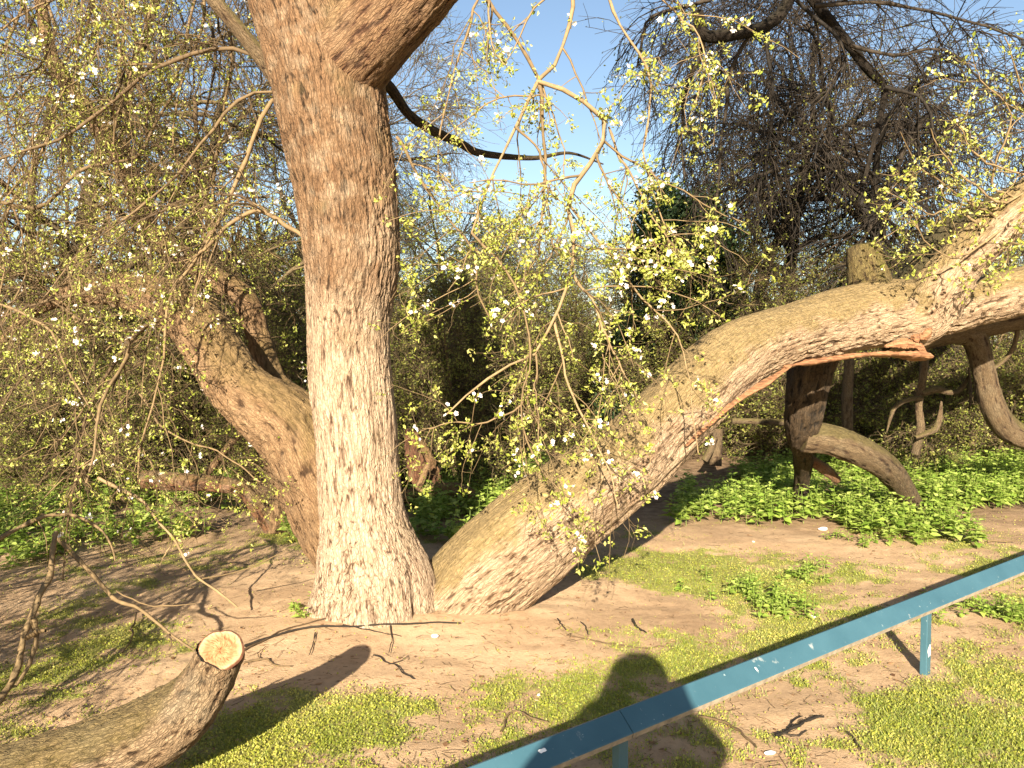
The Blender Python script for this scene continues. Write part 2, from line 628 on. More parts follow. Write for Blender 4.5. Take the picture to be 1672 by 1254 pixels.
M = {}
M['bark_main'] = mat_bark('bark_main', (.43, .325, .225), (.18, .115, .072), fisamt=.42, tip=(.18, .108, .058), moss=(.25, .20, .09), mossamt=.2, greyamt=.35, grey=(.38, .30, .21))
M['bark_top'] = mat_bark('bark_top', (.195, .118, .064), (.09, .045, .025), moss=(.2, .15, .07), mossamt=.2, greyamt=.2, grey=(.30, .22, .14))
M['bark_moss'] = mat_bark('bark_moss', fiss=75, outer=(.15, .115, .045), inner=(.08, .055, .025), moss=(.12, .10, .03), mossamt=.9, greyamt=.2, grey=(.2, .16, .1))
M['bark_lean'] = mat_bark('bark_lean', (.37, .27, .175), (.15, .095, .055), fisamt=.4, moss=(.175, .128, .055), mossamt=.8, greyamt=.25, grey=(.36, .28, .2))
M['bark_limb'] = mat_bark('bark_limb', fiss=75, outer=(.26, .165, .088), inner=(.10, .058, .03), fisamt=.42, moss=(.15, .105, .043), mossamt=.6, greyamt=.2, grey=(.28, .2, .13))
M['bark_cut'] = mat_bark('bark_cut', (.25, .175, .103), (.09, .055, .028), moss=(.10, .076, .028), fiss=85, fisamt=.4, mossamt=.7, greyamt=.45, grey=(.23, .19, .13))
M['bark_dead'] = mat_bark('bark_dead', fiss=75, outer=(.24, .125, .065), inner=(.09, .045, .025), mossamt=.35, greyamt=.2)
M['bark_rot'] = mat_bark('bark_rot', (.13, .062, .034), (.04, .02, .012), mossamt=.3, greyamt=.2, grey=(.16, .11, .07))
M['bark_grey'] = mat_bark('bark_grey', fiss=75, outer=(.165, .118, .068), inner=(.08, .05, .03), moss=(.10, .082, .03), mossamt=.7, greyamt=.3, grey=(.2, .165, .11))
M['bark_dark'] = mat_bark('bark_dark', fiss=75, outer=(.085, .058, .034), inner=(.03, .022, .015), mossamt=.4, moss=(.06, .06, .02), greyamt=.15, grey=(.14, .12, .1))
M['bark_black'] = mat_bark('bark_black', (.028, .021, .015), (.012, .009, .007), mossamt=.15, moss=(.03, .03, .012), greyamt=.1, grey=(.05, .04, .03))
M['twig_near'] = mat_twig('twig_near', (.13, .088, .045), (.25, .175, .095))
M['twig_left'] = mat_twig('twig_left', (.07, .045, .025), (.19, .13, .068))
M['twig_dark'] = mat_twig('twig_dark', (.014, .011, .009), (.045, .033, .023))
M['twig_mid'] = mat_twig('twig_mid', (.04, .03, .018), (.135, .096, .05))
M['leaf_spring'] = mat_leaf('leaf_spring', (.18, .225, .027), (.31, .325, .055), (.46, .43, .15), .25)
M['leaf_mid'] = mat_leaf('leaf_mid', (.12, .15, .03), (.22, .235, .045), (.33, .31, .09))
M['leaf_dark'] = mat_leaf('leaf_dark', (.012, .028, .01), (.025, .05, .015), (.05, .08, .025), .15)
M['leaf_nettle'] = mat_leaf('leaf_nettle', (.14, .23, .03), (.26, .35, .06), (.38, .45, .12), .35)
M['leaf_low'] = mat_leaf('leaf_low', (.17, .20, .025), (.30, .31, .045), (.46, .41, .11), .3)
M['leaf_dry'] = mat_leaf('leaf_dry', (.14, .07, .035), (.25, .14, .07), (.38, .25, .14), .15)
M['grass'] = mat_leaf('grass', (.11, .17, .03), (.22, .27, .05), (.38, .37, .13), .3)
M['petal'] = mat_leaf('petal', (.78, .62, .60), (.85, .80, .76), (.88, .86, .84), .3)


def mat_plain(name, col, rough=.6, var=.15, scale=30, bump=0):
    m, nt, out = new_mat(name)
    nz = tex(nt, scale, 4, objvec(nt))
    c = mixc(nt, 1.0, col, ramp(nt, nz.outputs[0], [(.3, (1 - var * 2,) * 3), (.7, (1 + var,) * 3)]), 'MULTIPLY')
    bs = N(nt, 'ShaderNodeBsdfPrincipled', i_Roughness=rough)
    nt.links.new(c, bs.inputs['Base Color'])
    if bump:
        bp = N(nt, 'ShaderNodeBump', i_Strength=bump, i_Distance=.003)
        nt.links.new(nz.outputs[0], bp.inputs['Height'])
        nt.links.new(bp.outputs[0], bs.inputs['Normal'])
    nt.links.new(bs.outputs[0], out.inputs[0])
    return m


def mat_torn():
    m, nt, out = new_mat('torn_wood')
    nz = tex(nt, 18, 5, objvec(nt, (1, 1, 6)))
    c = ramp(nt, nz.outputs[0], [(.3, (.07, .03, .014)), (.5, (.20, .09, .038)), (.75, (.31, .17, .085))])
    bs = N(nt, 'ShaderNodeBsdfPrincipled', i_Roughness=.8)
    nt.links.new(c, bs.inputs['Base Color'])
    bp = N(nt, 'ShaderNodeBump', i_Strength=.6, i_Distance=.008)
    nt.links.new(nz.outputs[0], bp.inputs['Height'])
    nt.links.new(bp.outputs[0], bs.inputs['Normal'])
    nt.links.new(bs.outputs[0], out.inputs[0])
    return m


M['torn'] = mat_torn()


# ------------------------------------------------------------------ ground
PATCH = [  # nettle patches: outline of their foot on the ground, in photo pixels turned into ground positions
    [(1085, 868), (1180, 858), (1290, 856), (1352, 850), (1350, 800), (1290, 770), (1225, 775), (1130, 810)],
    [(1330, 820), (1360, 858), (1440, 888), (1530, 902), (1600, 895), (1590, 865), (1480, 830), (1440, 815), (1380, 805)],
    [(1480, 800), (1540, 838), (1672, 835), (1760, 815), (1760, 700), (1500, 715), (1470, 760)],
    [(1190, 690), (1290, 745), (1300, 735), (1300, 690), (1240, 680)],
    [(1370, 800), (1440, 815), (1480, 780), (1420, 690), (1330, 690), (1320, 760)],
    [(668, 800), (680, 880), (705, 905), (760, 895), (870, 800), (890, 745), (760, 742), (690, 770)],
    [(0, 935), (120, 905), (250, 893), (360, 868), (385, 830), (380, 790), (250, 780), (0, 800), (-160, 800), (-160, 940)],
    [(455, 880), (500, 895), (510, 865), (480, 855)],
]
PATCHW = [np.array([G(*p)[:2] for p in poly]) for poly in PATCH]


def inpoly(pts, poly):
    x, y = pts[:, 0], pts[:, 1]
    c = np.zeros(len(pts), bool)
    j = len(poly) - 1
    for i in range(len(poly)):
        xi, yi = poly[i]
        xj, yj = poly[j]
        c ^= ((yi > y) != (yj > y)) & (x < (xj - xi) * (y - yi) / (yj - yi + 1e-12) + xi)
        j = i
    return c


TB = G(612, 1030)[:2]          # foot of the upright trunk


def gz(x, y):
    x, y = np.asarray(x, float), np.asarray(y, float)
    p = np.stack([x, y, x * 0], -1)
    near = np.clip(1 - (y - 12) / 20, .15, 1)
    z = (.035 * fbm(p * .7, 1, 2) + .014 * fbm(p * 2.6, 2, 3)) * near
    d = np.hypot(x - TB[0], y - TB[1] - .25)
    z = z + .07 * np.exp(-(d / .55) ** 2)
    return z


def green_mask(x, y):
    """where low plants cover the soil, 0..1"""
    p = np.stack([x, y, x * 0], -1)
    px, py, dd = proj(np.stack([x, y, np.zeros_like(x)], -1))
    g = .47 + .55 * fbm(p * .9 + 5, 21, 3) + .42 * fbm(p * 3.4, 22, 3)

    def blob(cx, cy, rx, ry, amt):
        c = G(cx, cy)
        ex = abs(G(cx + rx, cy)[0] - c[0])
        ey = abs(G(cx, cy - ry)[1] - c[1])
        return amt * np.exp(-((x - c[0]) / ex) ** 2 - ((y - c[1]) / ey) ** 2)
    g = g - blob(640, 1060, 230, 35, .75) - blob(1000, 985, 190, 30, .75) - blob(480, 960, 120, 35, .35) - blob(820, 1030, 120, 25, .5)
    g = g - blob(1230, 880, 150, 14, .55) - blob(1330, 1170, 110, 40, .45) - blob(200, 1130, 160, 40, .18) - blob(1480, 1040, 60, 20, .25)
    g = g + blob(1120, 930, 170, 22, .55) + blob(620, 1160, 230, 45, .35) + blob(1560, 1190, 160, 60, .35) + blob(1300, 990, 160, 40, .3)
    g = g + blob(470, 1200, 120, 50, .25) + blob(1250, 960, 100, 25, .3) + blob(230, 920, 200, 30, -.05) + blob(900, 1130, 120, 40, .25)
    g = g - np.clip((y - 7.0) / 2, 0, .5) * (x < 4)
    g = g + .35 * fbm(p * 11, 23, 2) + .16 * np.clip((x - .1) / .8, 0, 1) * np.clip((6.2 - y) / .6, 0, 1)
    return np.clip((g - .38) / .62, 0, 1)


def grid_axis(segs):
    out = [segs[0][0]]
    for a, b, st in segs:
        n = max(1, int(round((b - a) / st)))
        out += list(np.linspace(a, b, n + 1)[1:])
    return np.array(out)


gx = grid_axis([(-400, -60, 60), (-60, -14, 4), (-14, -4, .4), (-4, 5.5, .042), (5.5, 14, .4), (14, 60, 4), (60, 400, 60)])
gy = grid_axis([(-60, -4, 4), (-4, 1.8, .4), (1.8, 7.5, .036), (7.5, 12, .1), (12, 30, .9), (30, 90, 6), (90, 700, 80)])
XX, YY = np.meshgrid(gx, gy)
ZZ = gz(XX, YY)
p3 = np.stack([XX, YY, XX * 0], -1)
nearm = (YY < 12) & (np.abs(XX) < 7)
gm = green_mask(XX, YY)
clods = np.where(nearm, .007 * fbm(p3 * 14, 77, 3) + .006 * np.clip(fbm(p3 * 32, 78, 2), 0, 1), 0)
ZZ = ZZ + clods
gm = np.where(YY > 17, np.clip((YY - 17) / 5, 0, 1), gm)
farm = np.clip((YY - 17) / 6, 0, 1)
idx = np.arange(XX.size).reshape(XX.shape)
Q = np.stack([idx[:-1, :-1], idx[:-1, 1:], idx[1:, 1:], idx[1:, :-1]], -1).reshape(-1, 4)
V = np.stack([XX, YY, ZZ], -1).reshape(-1, 3)
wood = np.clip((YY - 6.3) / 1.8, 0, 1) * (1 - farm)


def mat_ground():
    m, nt, out = new_mat('soil')
    v = objvec(nt)
    n1 = tex(nt, 1.6, 5, v)
    n2 = tex(nt, 28, 6, v, .65)
    soil = ramp(nt, n1.outputs[0], [(.3, (.33, .22, .13)), (.55, (.44, .305, .185)), (.75, (.51, .37, .235))])
    soil = mixc(nt, .42, soil, ramp(nt, n2.outputs[0], [(.28, (.30, .25, .2)), (.48, (.9, .88, .85)), (.72, (1.2, 1.17, 1.15))]), 'MULTIPLY')
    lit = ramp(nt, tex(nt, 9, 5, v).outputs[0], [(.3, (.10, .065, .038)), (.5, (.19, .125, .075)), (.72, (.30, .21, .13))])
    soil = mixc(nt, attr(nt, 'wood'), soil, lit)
    n3 = tex(nt, 55, 4, v)
    moss = ramp(nt, n3.outputs[0], [(.3, (.11, .13, .025)), (.55, (.21, .23, .045)), (.75, (.35, .31, .11))])
    far = ramp(nt, tex(nt, .35, 4, v).outputs[0], [(.3, (.13, .25, .05)), (.7, (.22, .36, .09))])
    moss = mixc(nt, attr(nt, 'far'), moss, far)
    gmx = N(nt, 'ShaderNodeMath', operation='MULTIPLY_ADD')
    nt.links.new(n2.outputs[0], gmx.inputs[0])
    gmx.inputs[1].default_value = .8
    nt.links.new(attr(nt, 'green'), gmx.inputs[2])
    fac = ramp(nt, gmx.outputs[0], [(.75, (0, 0, 0)), (1.1, (.8, .8, .8))])
    fac2 = mixc(nt, attr(nt, 'far'), fac, (1, 1, 1))
    col = mixc(nt, fac2, soil, moss)
    bs = N(nt, 'ShaderNodeBsdfPrincipled', i_Roughness=.95)
    bs.inputs['Specular IOR Level'].default_value = .1
    nt.links.new(col, bs.inputs['Base Color'])
    n4 = tex(nt, 90, 5, v, .7)
    bp = N(nt, 'ShaderNodeBump', i_Strength=.6, i_Distance=.012)
    nt.links.new(n4.outputs[0], bp.inputs['Height'])
    nt.links.new(bp.outputs[0], bs.inputs['Normal'])
    nt.links.new(bs.outputs[0], out.inputs[0])
    return m


M['soil'] = mat_ground()
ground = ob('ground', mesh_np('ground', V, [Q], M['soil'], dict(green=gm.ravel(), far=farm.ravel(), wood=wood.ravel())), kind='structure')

# ------------------------------------------------------------------ the upright tree with its left limb
rngT = np.random.default_rng(11)
base = np.append(TB, 0.0)
base[1] += .25
tree = rooted('tree', 'upright fissured old trunk forking near the top of the picture, with thick limb bending left', 'tree', base)
tr_rows = [(612, 1062, 128, 4.83), (611, 1030, 118, 4.83), (611, 1000, 110, 4.83), (609, 950, 98, 4.83), (600, 900, 83, 4.83), (593, 850, 70, 4.83),
           (588, 800, 66, 4.83), (582, 700, 67, 4.83), (572, 600, 68, 4.84), (570, 520, 69, 4.85), (574, 420, 79, 4.85), (562, 300, 85, 4.85),
           (546, 200, 89, 4.85), (535, 130, 92, 4.86), (512, 60, 88, 4.88), (488, 0, 82, 4.9), (455, -90, 77, 4.95)]
up_rows = [(470, -50, 74, 4.93), (455, -90, 76, 4.95), (420, -220, 70, 5.0), (400, -380, 60, 5.1), (395, -560, 48, 5.2), (410, -800, 30, 5.3), (430, -1050, 12, 5.3)]
part('trunk', trunk_mesh('trunk', tr_rows, 310, 600, M['bark_main'], bark=1.0, scale=.66, seed=1, lump=.05, flare=(.20, .20, 5, .6), stretch=4.6,
                         rough=lambda S, th: .62 + .75 * np.exp(-((S - 2.5) / .75) ** 2) * (.6 + .4 * np.sin(th)),
                         dents=[(.31, .20, .06, .05, -.06), (.36, .14, .08, .05, -.03), (.42, -.22, .10, .05, -.055), (.56, -.25, .12, .05, -.04), (.75, -.4, .15, .06, -.03), (.2, .9, .2, .12, -.05), (.2, -.8, .2, .12, -.05),
                                (3.05, .75, .25, .35, -.035)]), tree)
part('upper_stem', trunk_mesh('upper_stem', up_rows, 60, 120, M['bark_top'], bark=1, seed=3), tree)
part('limb', trunk_mesh('limb', [(488, 175, 52, 4.90), (528, 138, 68, 4.83), (575, 92, 70, 4.74), (625, 38, 66, 4.66), (690, -28, 58, 4.58), (780, -130, 48, 4.52),
                                 (880, -240, 40, 4.5), (990, -360, 30, 4.5), (1100, -430, 20, 4.5)], 140, 260, M['bark_top'], bark=1.1, scale=.7, seed=9, stretch=5.5,
                        lump=.07), tree)
part('limb', trunk_mesh('limb', [(585, 940, 45, 5.22), (555, 880, 58, 5.2), (528, 800, 66, 5.18), (478, 705, 62, 5.2), (400, 640, 48, 5.25), (356, 580, 46, 5.35),
                                 (318, 525, 46, 5.5), (255, 488, 36, 5.65), (185, 472, 27, 5.8), (115, 480, 18, 5.95), (50, 510, 11, 6.1), (0, 560, 6, 6.2)],
                        120, 300, M['bark_limb'], bark=1.1, scale=.9, seed=4, lump=.08, knots=[(.75, .2, .045)]), tree)
part('limb', trunk_mesh('limb', [(545, 760, 32, 5.7), (505, 680, 28, 5.8), (450, 630, 22, 5.9), (425, 560, 19, 6.0), (400, 490, 20, 6.0), (350, 455, 19, 6.0),
                                 (300, 420, 18, 6.1), (240, 370, 17, 6.3), (215, 290, 15, 6.5), (190, 240, 16, 6.7), (120, 150, 13, 6.9), (85, 95, 11, 7.0),
                                 (60, -30, 8, 7.0)], 64, 180, M['bark_limb'], bark=.9, scale=.9, seed=5, lump=.1), tree)
part('limb', trunk_mesh('limb', [(470, 160, 14, 4.9), (437, 108, 13, 4.87), (390, 48, 12, 4.8), (345, -5, 11, 4.75), (290, -70, 10, 4.75), (200, -150, 8, 4.8),
                                 (90, -200, 5, 5.0)], 40, 120, M['bark_grey'], bark=.5, scale=.6, seed=6, lump=.06), tree)
part('limb', trunk_mesh('limb', [(600, 120, 10, 5.2), (634, 140, 9, 5.3), (668, 187, 8, 5.5), (708, 214, 8, 5.7), (752, 234, 7, 5.9), (785, 250, 6, 6.0),
                                 (870, 258, 4, 6.3), (930, 250, 2.5, 6.5), (985, 268, 1.2, 6.7)], 24, 80, M['bark_dark'], bark=.4, scale=.5, seed=8), tree)


class Crown:
    """collects drawn branches and everything that grows from them"""

    def __init__(self, seed):
        self.rng = np.random.default_rng(seed)
        self.tw, self.leafpts, self.tipdirs = Bundle(), [], []
        self.lines = []

    def drawn(self, pts, w0, w1, d0, d1, K=14):
        k = len(pts)
        W = [np.append(P(p[0], p[1], d0 + (d1 - d0) * i / (k - 1)), 0) for i, p in enumerate(pts)]
        L = resample(np.array(W), K)[:, :3]
        L[1:-1] += self.rng.normal(size=(K - 2, 3)) * .006
        r0, r1 = w0 * .38 / FPX * d0, w1 * .36 / FPX * d1
        self.lines.append((L, r0, r1))

    def stack(self):
        return np.stack([l[0] for l in self.lines]), np.array([l[1] for l in self.lines]), np.array([l[2] for l in self.lines])


def grow(cr, L, R0, R1, spec, sides=(4, 3, 3), keep=None):
    """spec: list of dicts for spawn; the last level carries the leaves"""
    for i, s in enumerate(spec):
        L, R0, R1 = spawn(cr.rng, L, R0, R1, **s)
        if keep is not None:
            m = keep(L)
            L, R0, R1 = L[m], R0[m], R1[m]
        ok = (L[:, :, 2].min(1) > .02)
        L, R0, R1 = L[ok], R0[ok], R1[ok]
        cr.tw.add(L, R0, R1, sides[min(i, len(sides) - 1)], cr.rng)
    return L, R0, R1


def along(rng, L, n, t0=.15, t1=1.):
    N_, K, _ = L.shape
    idx = np.repeat(np.arange(N_), n)
    x = rng.uniform(t0, t1, len(idx)) * (K - 1)
    i = np.clip(x.astype(int), 0, K - 2)
    f = (x - i)[:, None]
    return L[idx, i] * (1 - f) + L[idx, i + 1] * f


def leaf_mesh(name, rng, pts, nper, size, mat, **kw):
    v, T, a = leaf_clusters(rng, pts, nper, size, **kw)
    return mesh_np(name, v, [T], mat, dict(rnd=a), smooth=False)


def bloss_mesh(name, rng, pts, size, mat):
    v, T, a = blossoms(rng, pts, size)
    return mesh_np(name, v, [T], mat, dict(rnd=a), smooth=False)


# --- blossoming branches that hang in front, right of the trunk
fr = Crown(21)
D0 = 4.35
fr.drawn([(900, -150), (935, -40), (922, 77), (879, 134), (842, 208), (800, 290), (770, 380)], 12, 4, 4.5, 4.3)
fr.drawn([(740, -90), (798, 0), (845, 67), (879, 132), (885, 200), (893, 268), (885, 350), (880, 420)], 11, 4, 4.5, 4.3)
fr.drawn([(879, 133), (934, 153), (974, 187), (994, 207), (974, 247), (934, 314), (930, 335), (936, 445), (904, 520), (875, 578), (828, 596), (768, 638), (730, 676)], 12, 4, 4.4, 4.2, 22)
fr.drawn([(935, 445), (965, 490), (985, 534), (1008, 590), (1040, 650)], 7, 3, 4.35, 4.2)
fr.drawn([(842, 208), (880, 245), (892, 300), (900, 380), (915, 420)], 6, 3, 4.35, 4.3)
fr.drawn([(994, 207), (1010, 250), (1040, 300), (1070, 360), (1110, 420)], 6, 3, 4.4, 4.3)
fr.drawn([(770, 380), (821, 433), (845, 474), (858, 527), (868, 575), (850, 660), (858, 711), (882, 762), (930, 814)], 6, 2.5, 4.3, 4.1, 18)
fr.drawn([(648, 224), (668, 254), (695, 308), (735, 362), (768, 405), (780, 470), (800, 520)], 7, 3, 4.65, 4.4)
fr.drawn([(975, -60), (1010, 40), (1050, 100), (1064, 150), (1050, 230), (1060, 300), (1090, 380)], 7, 3, 4.5, 4.4)
fr.drawn([(904, 520), (920, 600), (950, 680), (990, 760), (1010, 830)], 6, 2.5, 4.3, 4.15)
fr.drawn([(930, 335), (1000, 420), (1060, 500), (1110, 560), (1130, 640), (1140, 740)], 6, 2.5, 4.35, 4.3)
fr.drawn([(875, 578), (870, 640), (800, 690), (740, 690), (690, 700)], 5, 2.5, 4.25, 4.25)
fr.drawn([(800, -40), (760, 60), (745, 110), (720, 200), (715, 300)], 6, 2.5, 4.6, 4.5)
fr.drawn([(1030, -80), (1100, 20), (1140, 60), (1150, 110), (1130, 180)], 6, 2.5, 4.5, 4.4)
L, R0, R1 = fr.stack() if len({len(l[0]) for l in fr.lines}) == 1 else (None, None, None)
if L is None:
    L = np.stack([resample(l[0], 18) for l in fr.lines])
    R0 = np.array([l[1] for l in fr.lines])
    R1 = np.array([l[2] for l in fr.lines])
for l, a, b in zip(L, R0, R1):
    bb = Bundle()
    bb.add(l[None], np.array([a]), np.array([b]), 7, fr.rng)
    part('branch', bb.mesh('branch', M['twig_near']), tree)
L2, a2, b2 = spawn(fr.rng, L, R0, R1, 12, .15, 1, .3, 1.0, .95, .09, .15, 8, rk=.6, rmin=.0022)
fr.tw.add(L2, a2, b2, 4, fr.rng)
L3, a3, b3 = spawn(fr.rng, L2, a2, b2, 6, .15, 1, .07, .28, .9, .06, .22, 5, rk=.7, rmin=.0014)
fr.tw.add(L3, a3, b3, 3, fr.rng)
tw_o = part('twigs', fr.tw.mesh('twigs', M['twig_near']), tree, 'stuff')
lp = np.vstack([along(fr.rng, L3, 2, .4), L3[:, -1], along(fr.rng, L2, 2), along(fr.rng, L, 4, .3)])
px_, py_, dd_ = proj(lp)
lp = lp[((px_ > 655) | (py_ < 0) | (fr.rng.random(len(lp)) < .2)) & (fr.rng.random(len(lp)) < np.where((py_ > 620) & (px_ > 850), .22, .48))]
part('leaves', leaf_mesh('leaves', fr.rng, lp, 9, .0195, M['leaf_spring'], spread=.75), tree, 'stuff', tw_o)
bp_ = lp[fr.rng.random(len(lp)) < .11]
bp_ = np.repeat(bp_, 4, 0) + fr.rng.normal(size=(len(bp_) * 4, 3)) * .017
part('blossoms', bloss_mesh('blossoms', fr.rng, bp_, .022, M['petal']), tree, 'stuff', tw_o)

# --- branches and drooping crown on the left
lf = Crown(31)
lf.drawn([(435, 114), (402, 84), (368, 79), (322, 87), (275, 104), (234, 124), (188, 164), (134, 201), (90, 231), (0, 258), (-60, 290)], 10, 5, 4.85, 4.7)
lf.drawn([(447, 150), (405, 156), (378, 178), (335, 228), (285, 288), (258, 315), (200, 360), (120, 420), (60, 500)], 8, 3, 4.85, 4.7)
lf.drawn([(447, 160), (422, 208), (399, 261), (378, 322), (355, 368), (322, 415), (288, 467), (271, 510), (265, 601), (248, 668), (234, 711), (225, 780)], 10, 4, 4.9, 4.75)
lf.drawn([(495, 386), (450, 358), (419, 342), (378, 365), (345, 395), (322, 415)], 10, 8, 4.8, 4.82)
lf.drawn([(419, 342), (400, 322), (370, 318), (320, 320), (250, 350), (180, 400)], 6, 3, 4.8, 4.7)
lf.drawn([(0, 330), (60, 340), (100, 310), (140, 275), (200, 262), (230, 250), (262, 190), (300, 130)], 9, 5, 5.0, 5.4)
lf.drawn([(-40, 480), (30, 510), (80, 540), (110, 600), (130, 640), (160, 690), (180, 730)], 7, 3, 4.9, 4.7)
lf.drawn([(225, 640), (260, 690), (300, 720), (350, 735), (400, 770), (430, 790)], 5, 2.5, 5.0, 4.9)
lf.drawn([(318, 160), (325, 300), (312, 400), (318, 470)], 9, 14, 7.0, 7.0)
lf.drawn([(160, -60), (150, 20), (120, 80), (95, 110), (60, 200), (40, 300)], 8, 3, 5.2, 5.0)
lf.drawn([(420, -80), (370, -10), (355, 40), (380, 100), (400, 150), (420, 200)], 7, 3, 5.3, 5.5)
lf.drawn([(260, -60), (240, 40), (210, 130), (190, 200), (180, 280), (175, 380)], 7, 3, 5.4, 5.2)
for d in range(14):
    x0 = lf.rng.uniform(-120, 400)
    y0 = lf.rng.uniform(-160, 60)
    dd = lf.rng.uniform(4.9, 6.8)
    xs = [x0]
    ys = [y0]
    for k in range(6):
        xs.append(xs[-1] + lf.rng.normal(-14, 32))
        ys.append(ys[-1] + lf.rng.uniform(60, 120))
    lf.drawn(list(zip(xs, ys)), 7, 2.5, dd, dd - .2)
for d in range(36):  # unseen branches beyond the left edge; the farther ones added to shade nettles
    dd = lf.rng.uniform(2.1, 4.4) if d < 24 else lf.rng.uniform(4.4, 6.2)
    xx = -.64 * dd - lf.rng.uniform(.25, 1.5)
    zz = lf.rng.uniform(1.0, 1.75)
    pts = [np.array([xx, dd, zz, 0])]
    for k in range(6):
        pts.append(pts[-1] + np.array([lf.rng.normal(-.03, .13), lf.rng.normal(0, .12), -lf.rng.uniform(.10, .22), 0]))
    lf.lines.append((np.array(pts)[:, :3], .014, .005))
L = np.stack([resample(l[0], 18) for l in lf.lines])
R0 = np.array([l[1] for l in lf.lines])
R1 = np.array([l[2] for l in lf.lines])
for i, (l, a, b) in enumerate(zip(L, R0, R1)):
    bb = Bundle()
    bb.add(l[None], np.array([a]), np.array([b]), 7, lf.rng)
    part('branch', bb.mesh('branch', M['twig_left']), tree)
# more limbs from the left limb itself
lim = np.stack([resample(np.array([P(*p) for p in pts]), 18) for pts in (
    [(356, 580, 5.35), (318, 525, 5.5), (240, 500, 5.65), (150, 515, 5.8), (95, 548, 5.9)],
    [(300, 420, 6.1), (240, 370, 6.3), (215, 290, 6.5), (190, 240, 6.7), (120, 150, 6.9), (85, 95, 7.0)],
    [(345, -5, 4.75), (290, -70, 4.75), (200, -150, 4.8), (90, -200, 5.0)])])
Lb, ab, bb_ = spawn(lf.rng, lim, np.array([.06, .05, .03]), np.array([.03, .02, .015]), 13, .1, 1, .9, 2.3, 1.1, .16, .15, 12, rk=.3, rmax=.016, rmin=.006, up=.25, lenfall=.1)


def leftonly(L, lim_px=470):
    q = L.reshape(-1, 3)
    px, py, d = proj(q)
    px = px.reshape(L.shape[:2])
    dm_ = d.reshape(L.shape[:2]).min(1)
    return (px.max(1) < lim_px) & ((dm_ > 3.9) | ((px.max(1) < -15) & (dm_ > 1.2)))


m = leftonly(Lb)
Lb, ab, bb_ = Lb[m], ab[m], bb_[m]
lf.tw.add(Lb, ab, bb_, 5, lf.rng)
Lall, aall, ball = np.concatenate([L, np.stack([resample(l, 18) for l in Lb])]), np.concatenate([R0, ab]), np.concatenate([R1, bb_])
L2, a2, b2 = spawn(lf.rng, Lall, aall, ball, 11, .08, 1, .35, 1.1, .9, .13, .17, 9, rk=.55, rmin=.0026, rmax=.006)
m = leftonly(L2, 500) & (L2[:, :, 2].min(1) > .03)
L2, a2, b2 = L2[m], a2[m], b2[m]
lf.tw.add(L2, a2, b2, 4, lf.rng)
L3, a3, b3 = spawn(lf.rng, L2, a2, b2, 8, .1, 1, .12, .5, .85, .10, .2, 5, rk=.65, rmin=.0021)
m = leftonly(L3, 505) & (L3[:, :, 2].min(1) > .03)
L3, a3, b3 = L3[m], a3[m], b3[m]
lf.tw.add(L3, a3, b3, 3, lf.rng)
L4, a4, b4 = spawn(lf.rng, L3, a3, b3, 1, .2, 1, .04, .16, .9, .05, .2, 3, rk=.8, rmin=.0013)
lf.tw.add(L4, a4, b4, 3, lf.rng)
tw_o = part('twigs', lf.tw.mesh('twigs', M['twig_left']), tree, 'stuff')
lp = np.vstack([L4[:, -1], L3[:, -1], along(lf.rng, L2, 3)])
lp = lp[lf.rng.random(len(lp)) < .46]
part('leaves', leaf_mesh('leaves', lf.rng, lp, 8, .0172, M['leaf_spring'], spread=.85), tree, 'stuff', tw_o)
bp_ = lp[lf.rng.random(len(lp)) < .07]
bp_ = np.repeat(bp_, 3, 0) + lf.rng.normal(size=(len(bp_) * 3, 3)) * .016
part('blossoms', bloss_mesh('blossoms', lf.rng, bp_, .022, M['petal']), tree, 'stuff', tw_o)

# --- unseen crown added overhead to cut sky light and shade the wood behind
oc = Crown(61)
ol = np.stack([resample(np.array([P(*p) for p in pts]), 18) for pts in (
    [(455, -90, 4.95), (420, -220, 5.0), (400, -380, 5.1), (395, -560, 5.2), (410, -800, 5.3), (430, -1050, 5.3)],
    [(690, -28, 4.58), (780, -130, 4.52), (880, -240, 4.5), (990, -360, 4.5), (1100, -430, 4.5)],
    [(990, -360, 4.5), (1150, -420, 5.2), (1350, -440, 5.8), (1600, -480, 6.2)],
    [(880, -240, 4.5), (980, -420, 5.3), (1120, -600, 6.2), (1300, -760, 6.8)])])
orr0, orr1 = np.array([.2, .15, .08, .1]), np.array([.05, .05, .03, .03])
for l, a, b in zip(ol[2:], orr0[2:], orr1[2:]):
    bb = Bundle()
    bb.add(l[None], np.array([a]), np.array([b]), 10, oc.rng)
    part('limb', bb.mesh('limb', M['twig_left']), tree)


def above(L):
    px, py, d = proj(L.reshape(-1, 3))
    return (py.reshape(L.shape[:2]).max(1) < -25) & (d.reshape(L.shape[:2]).min(1) > 4.3)


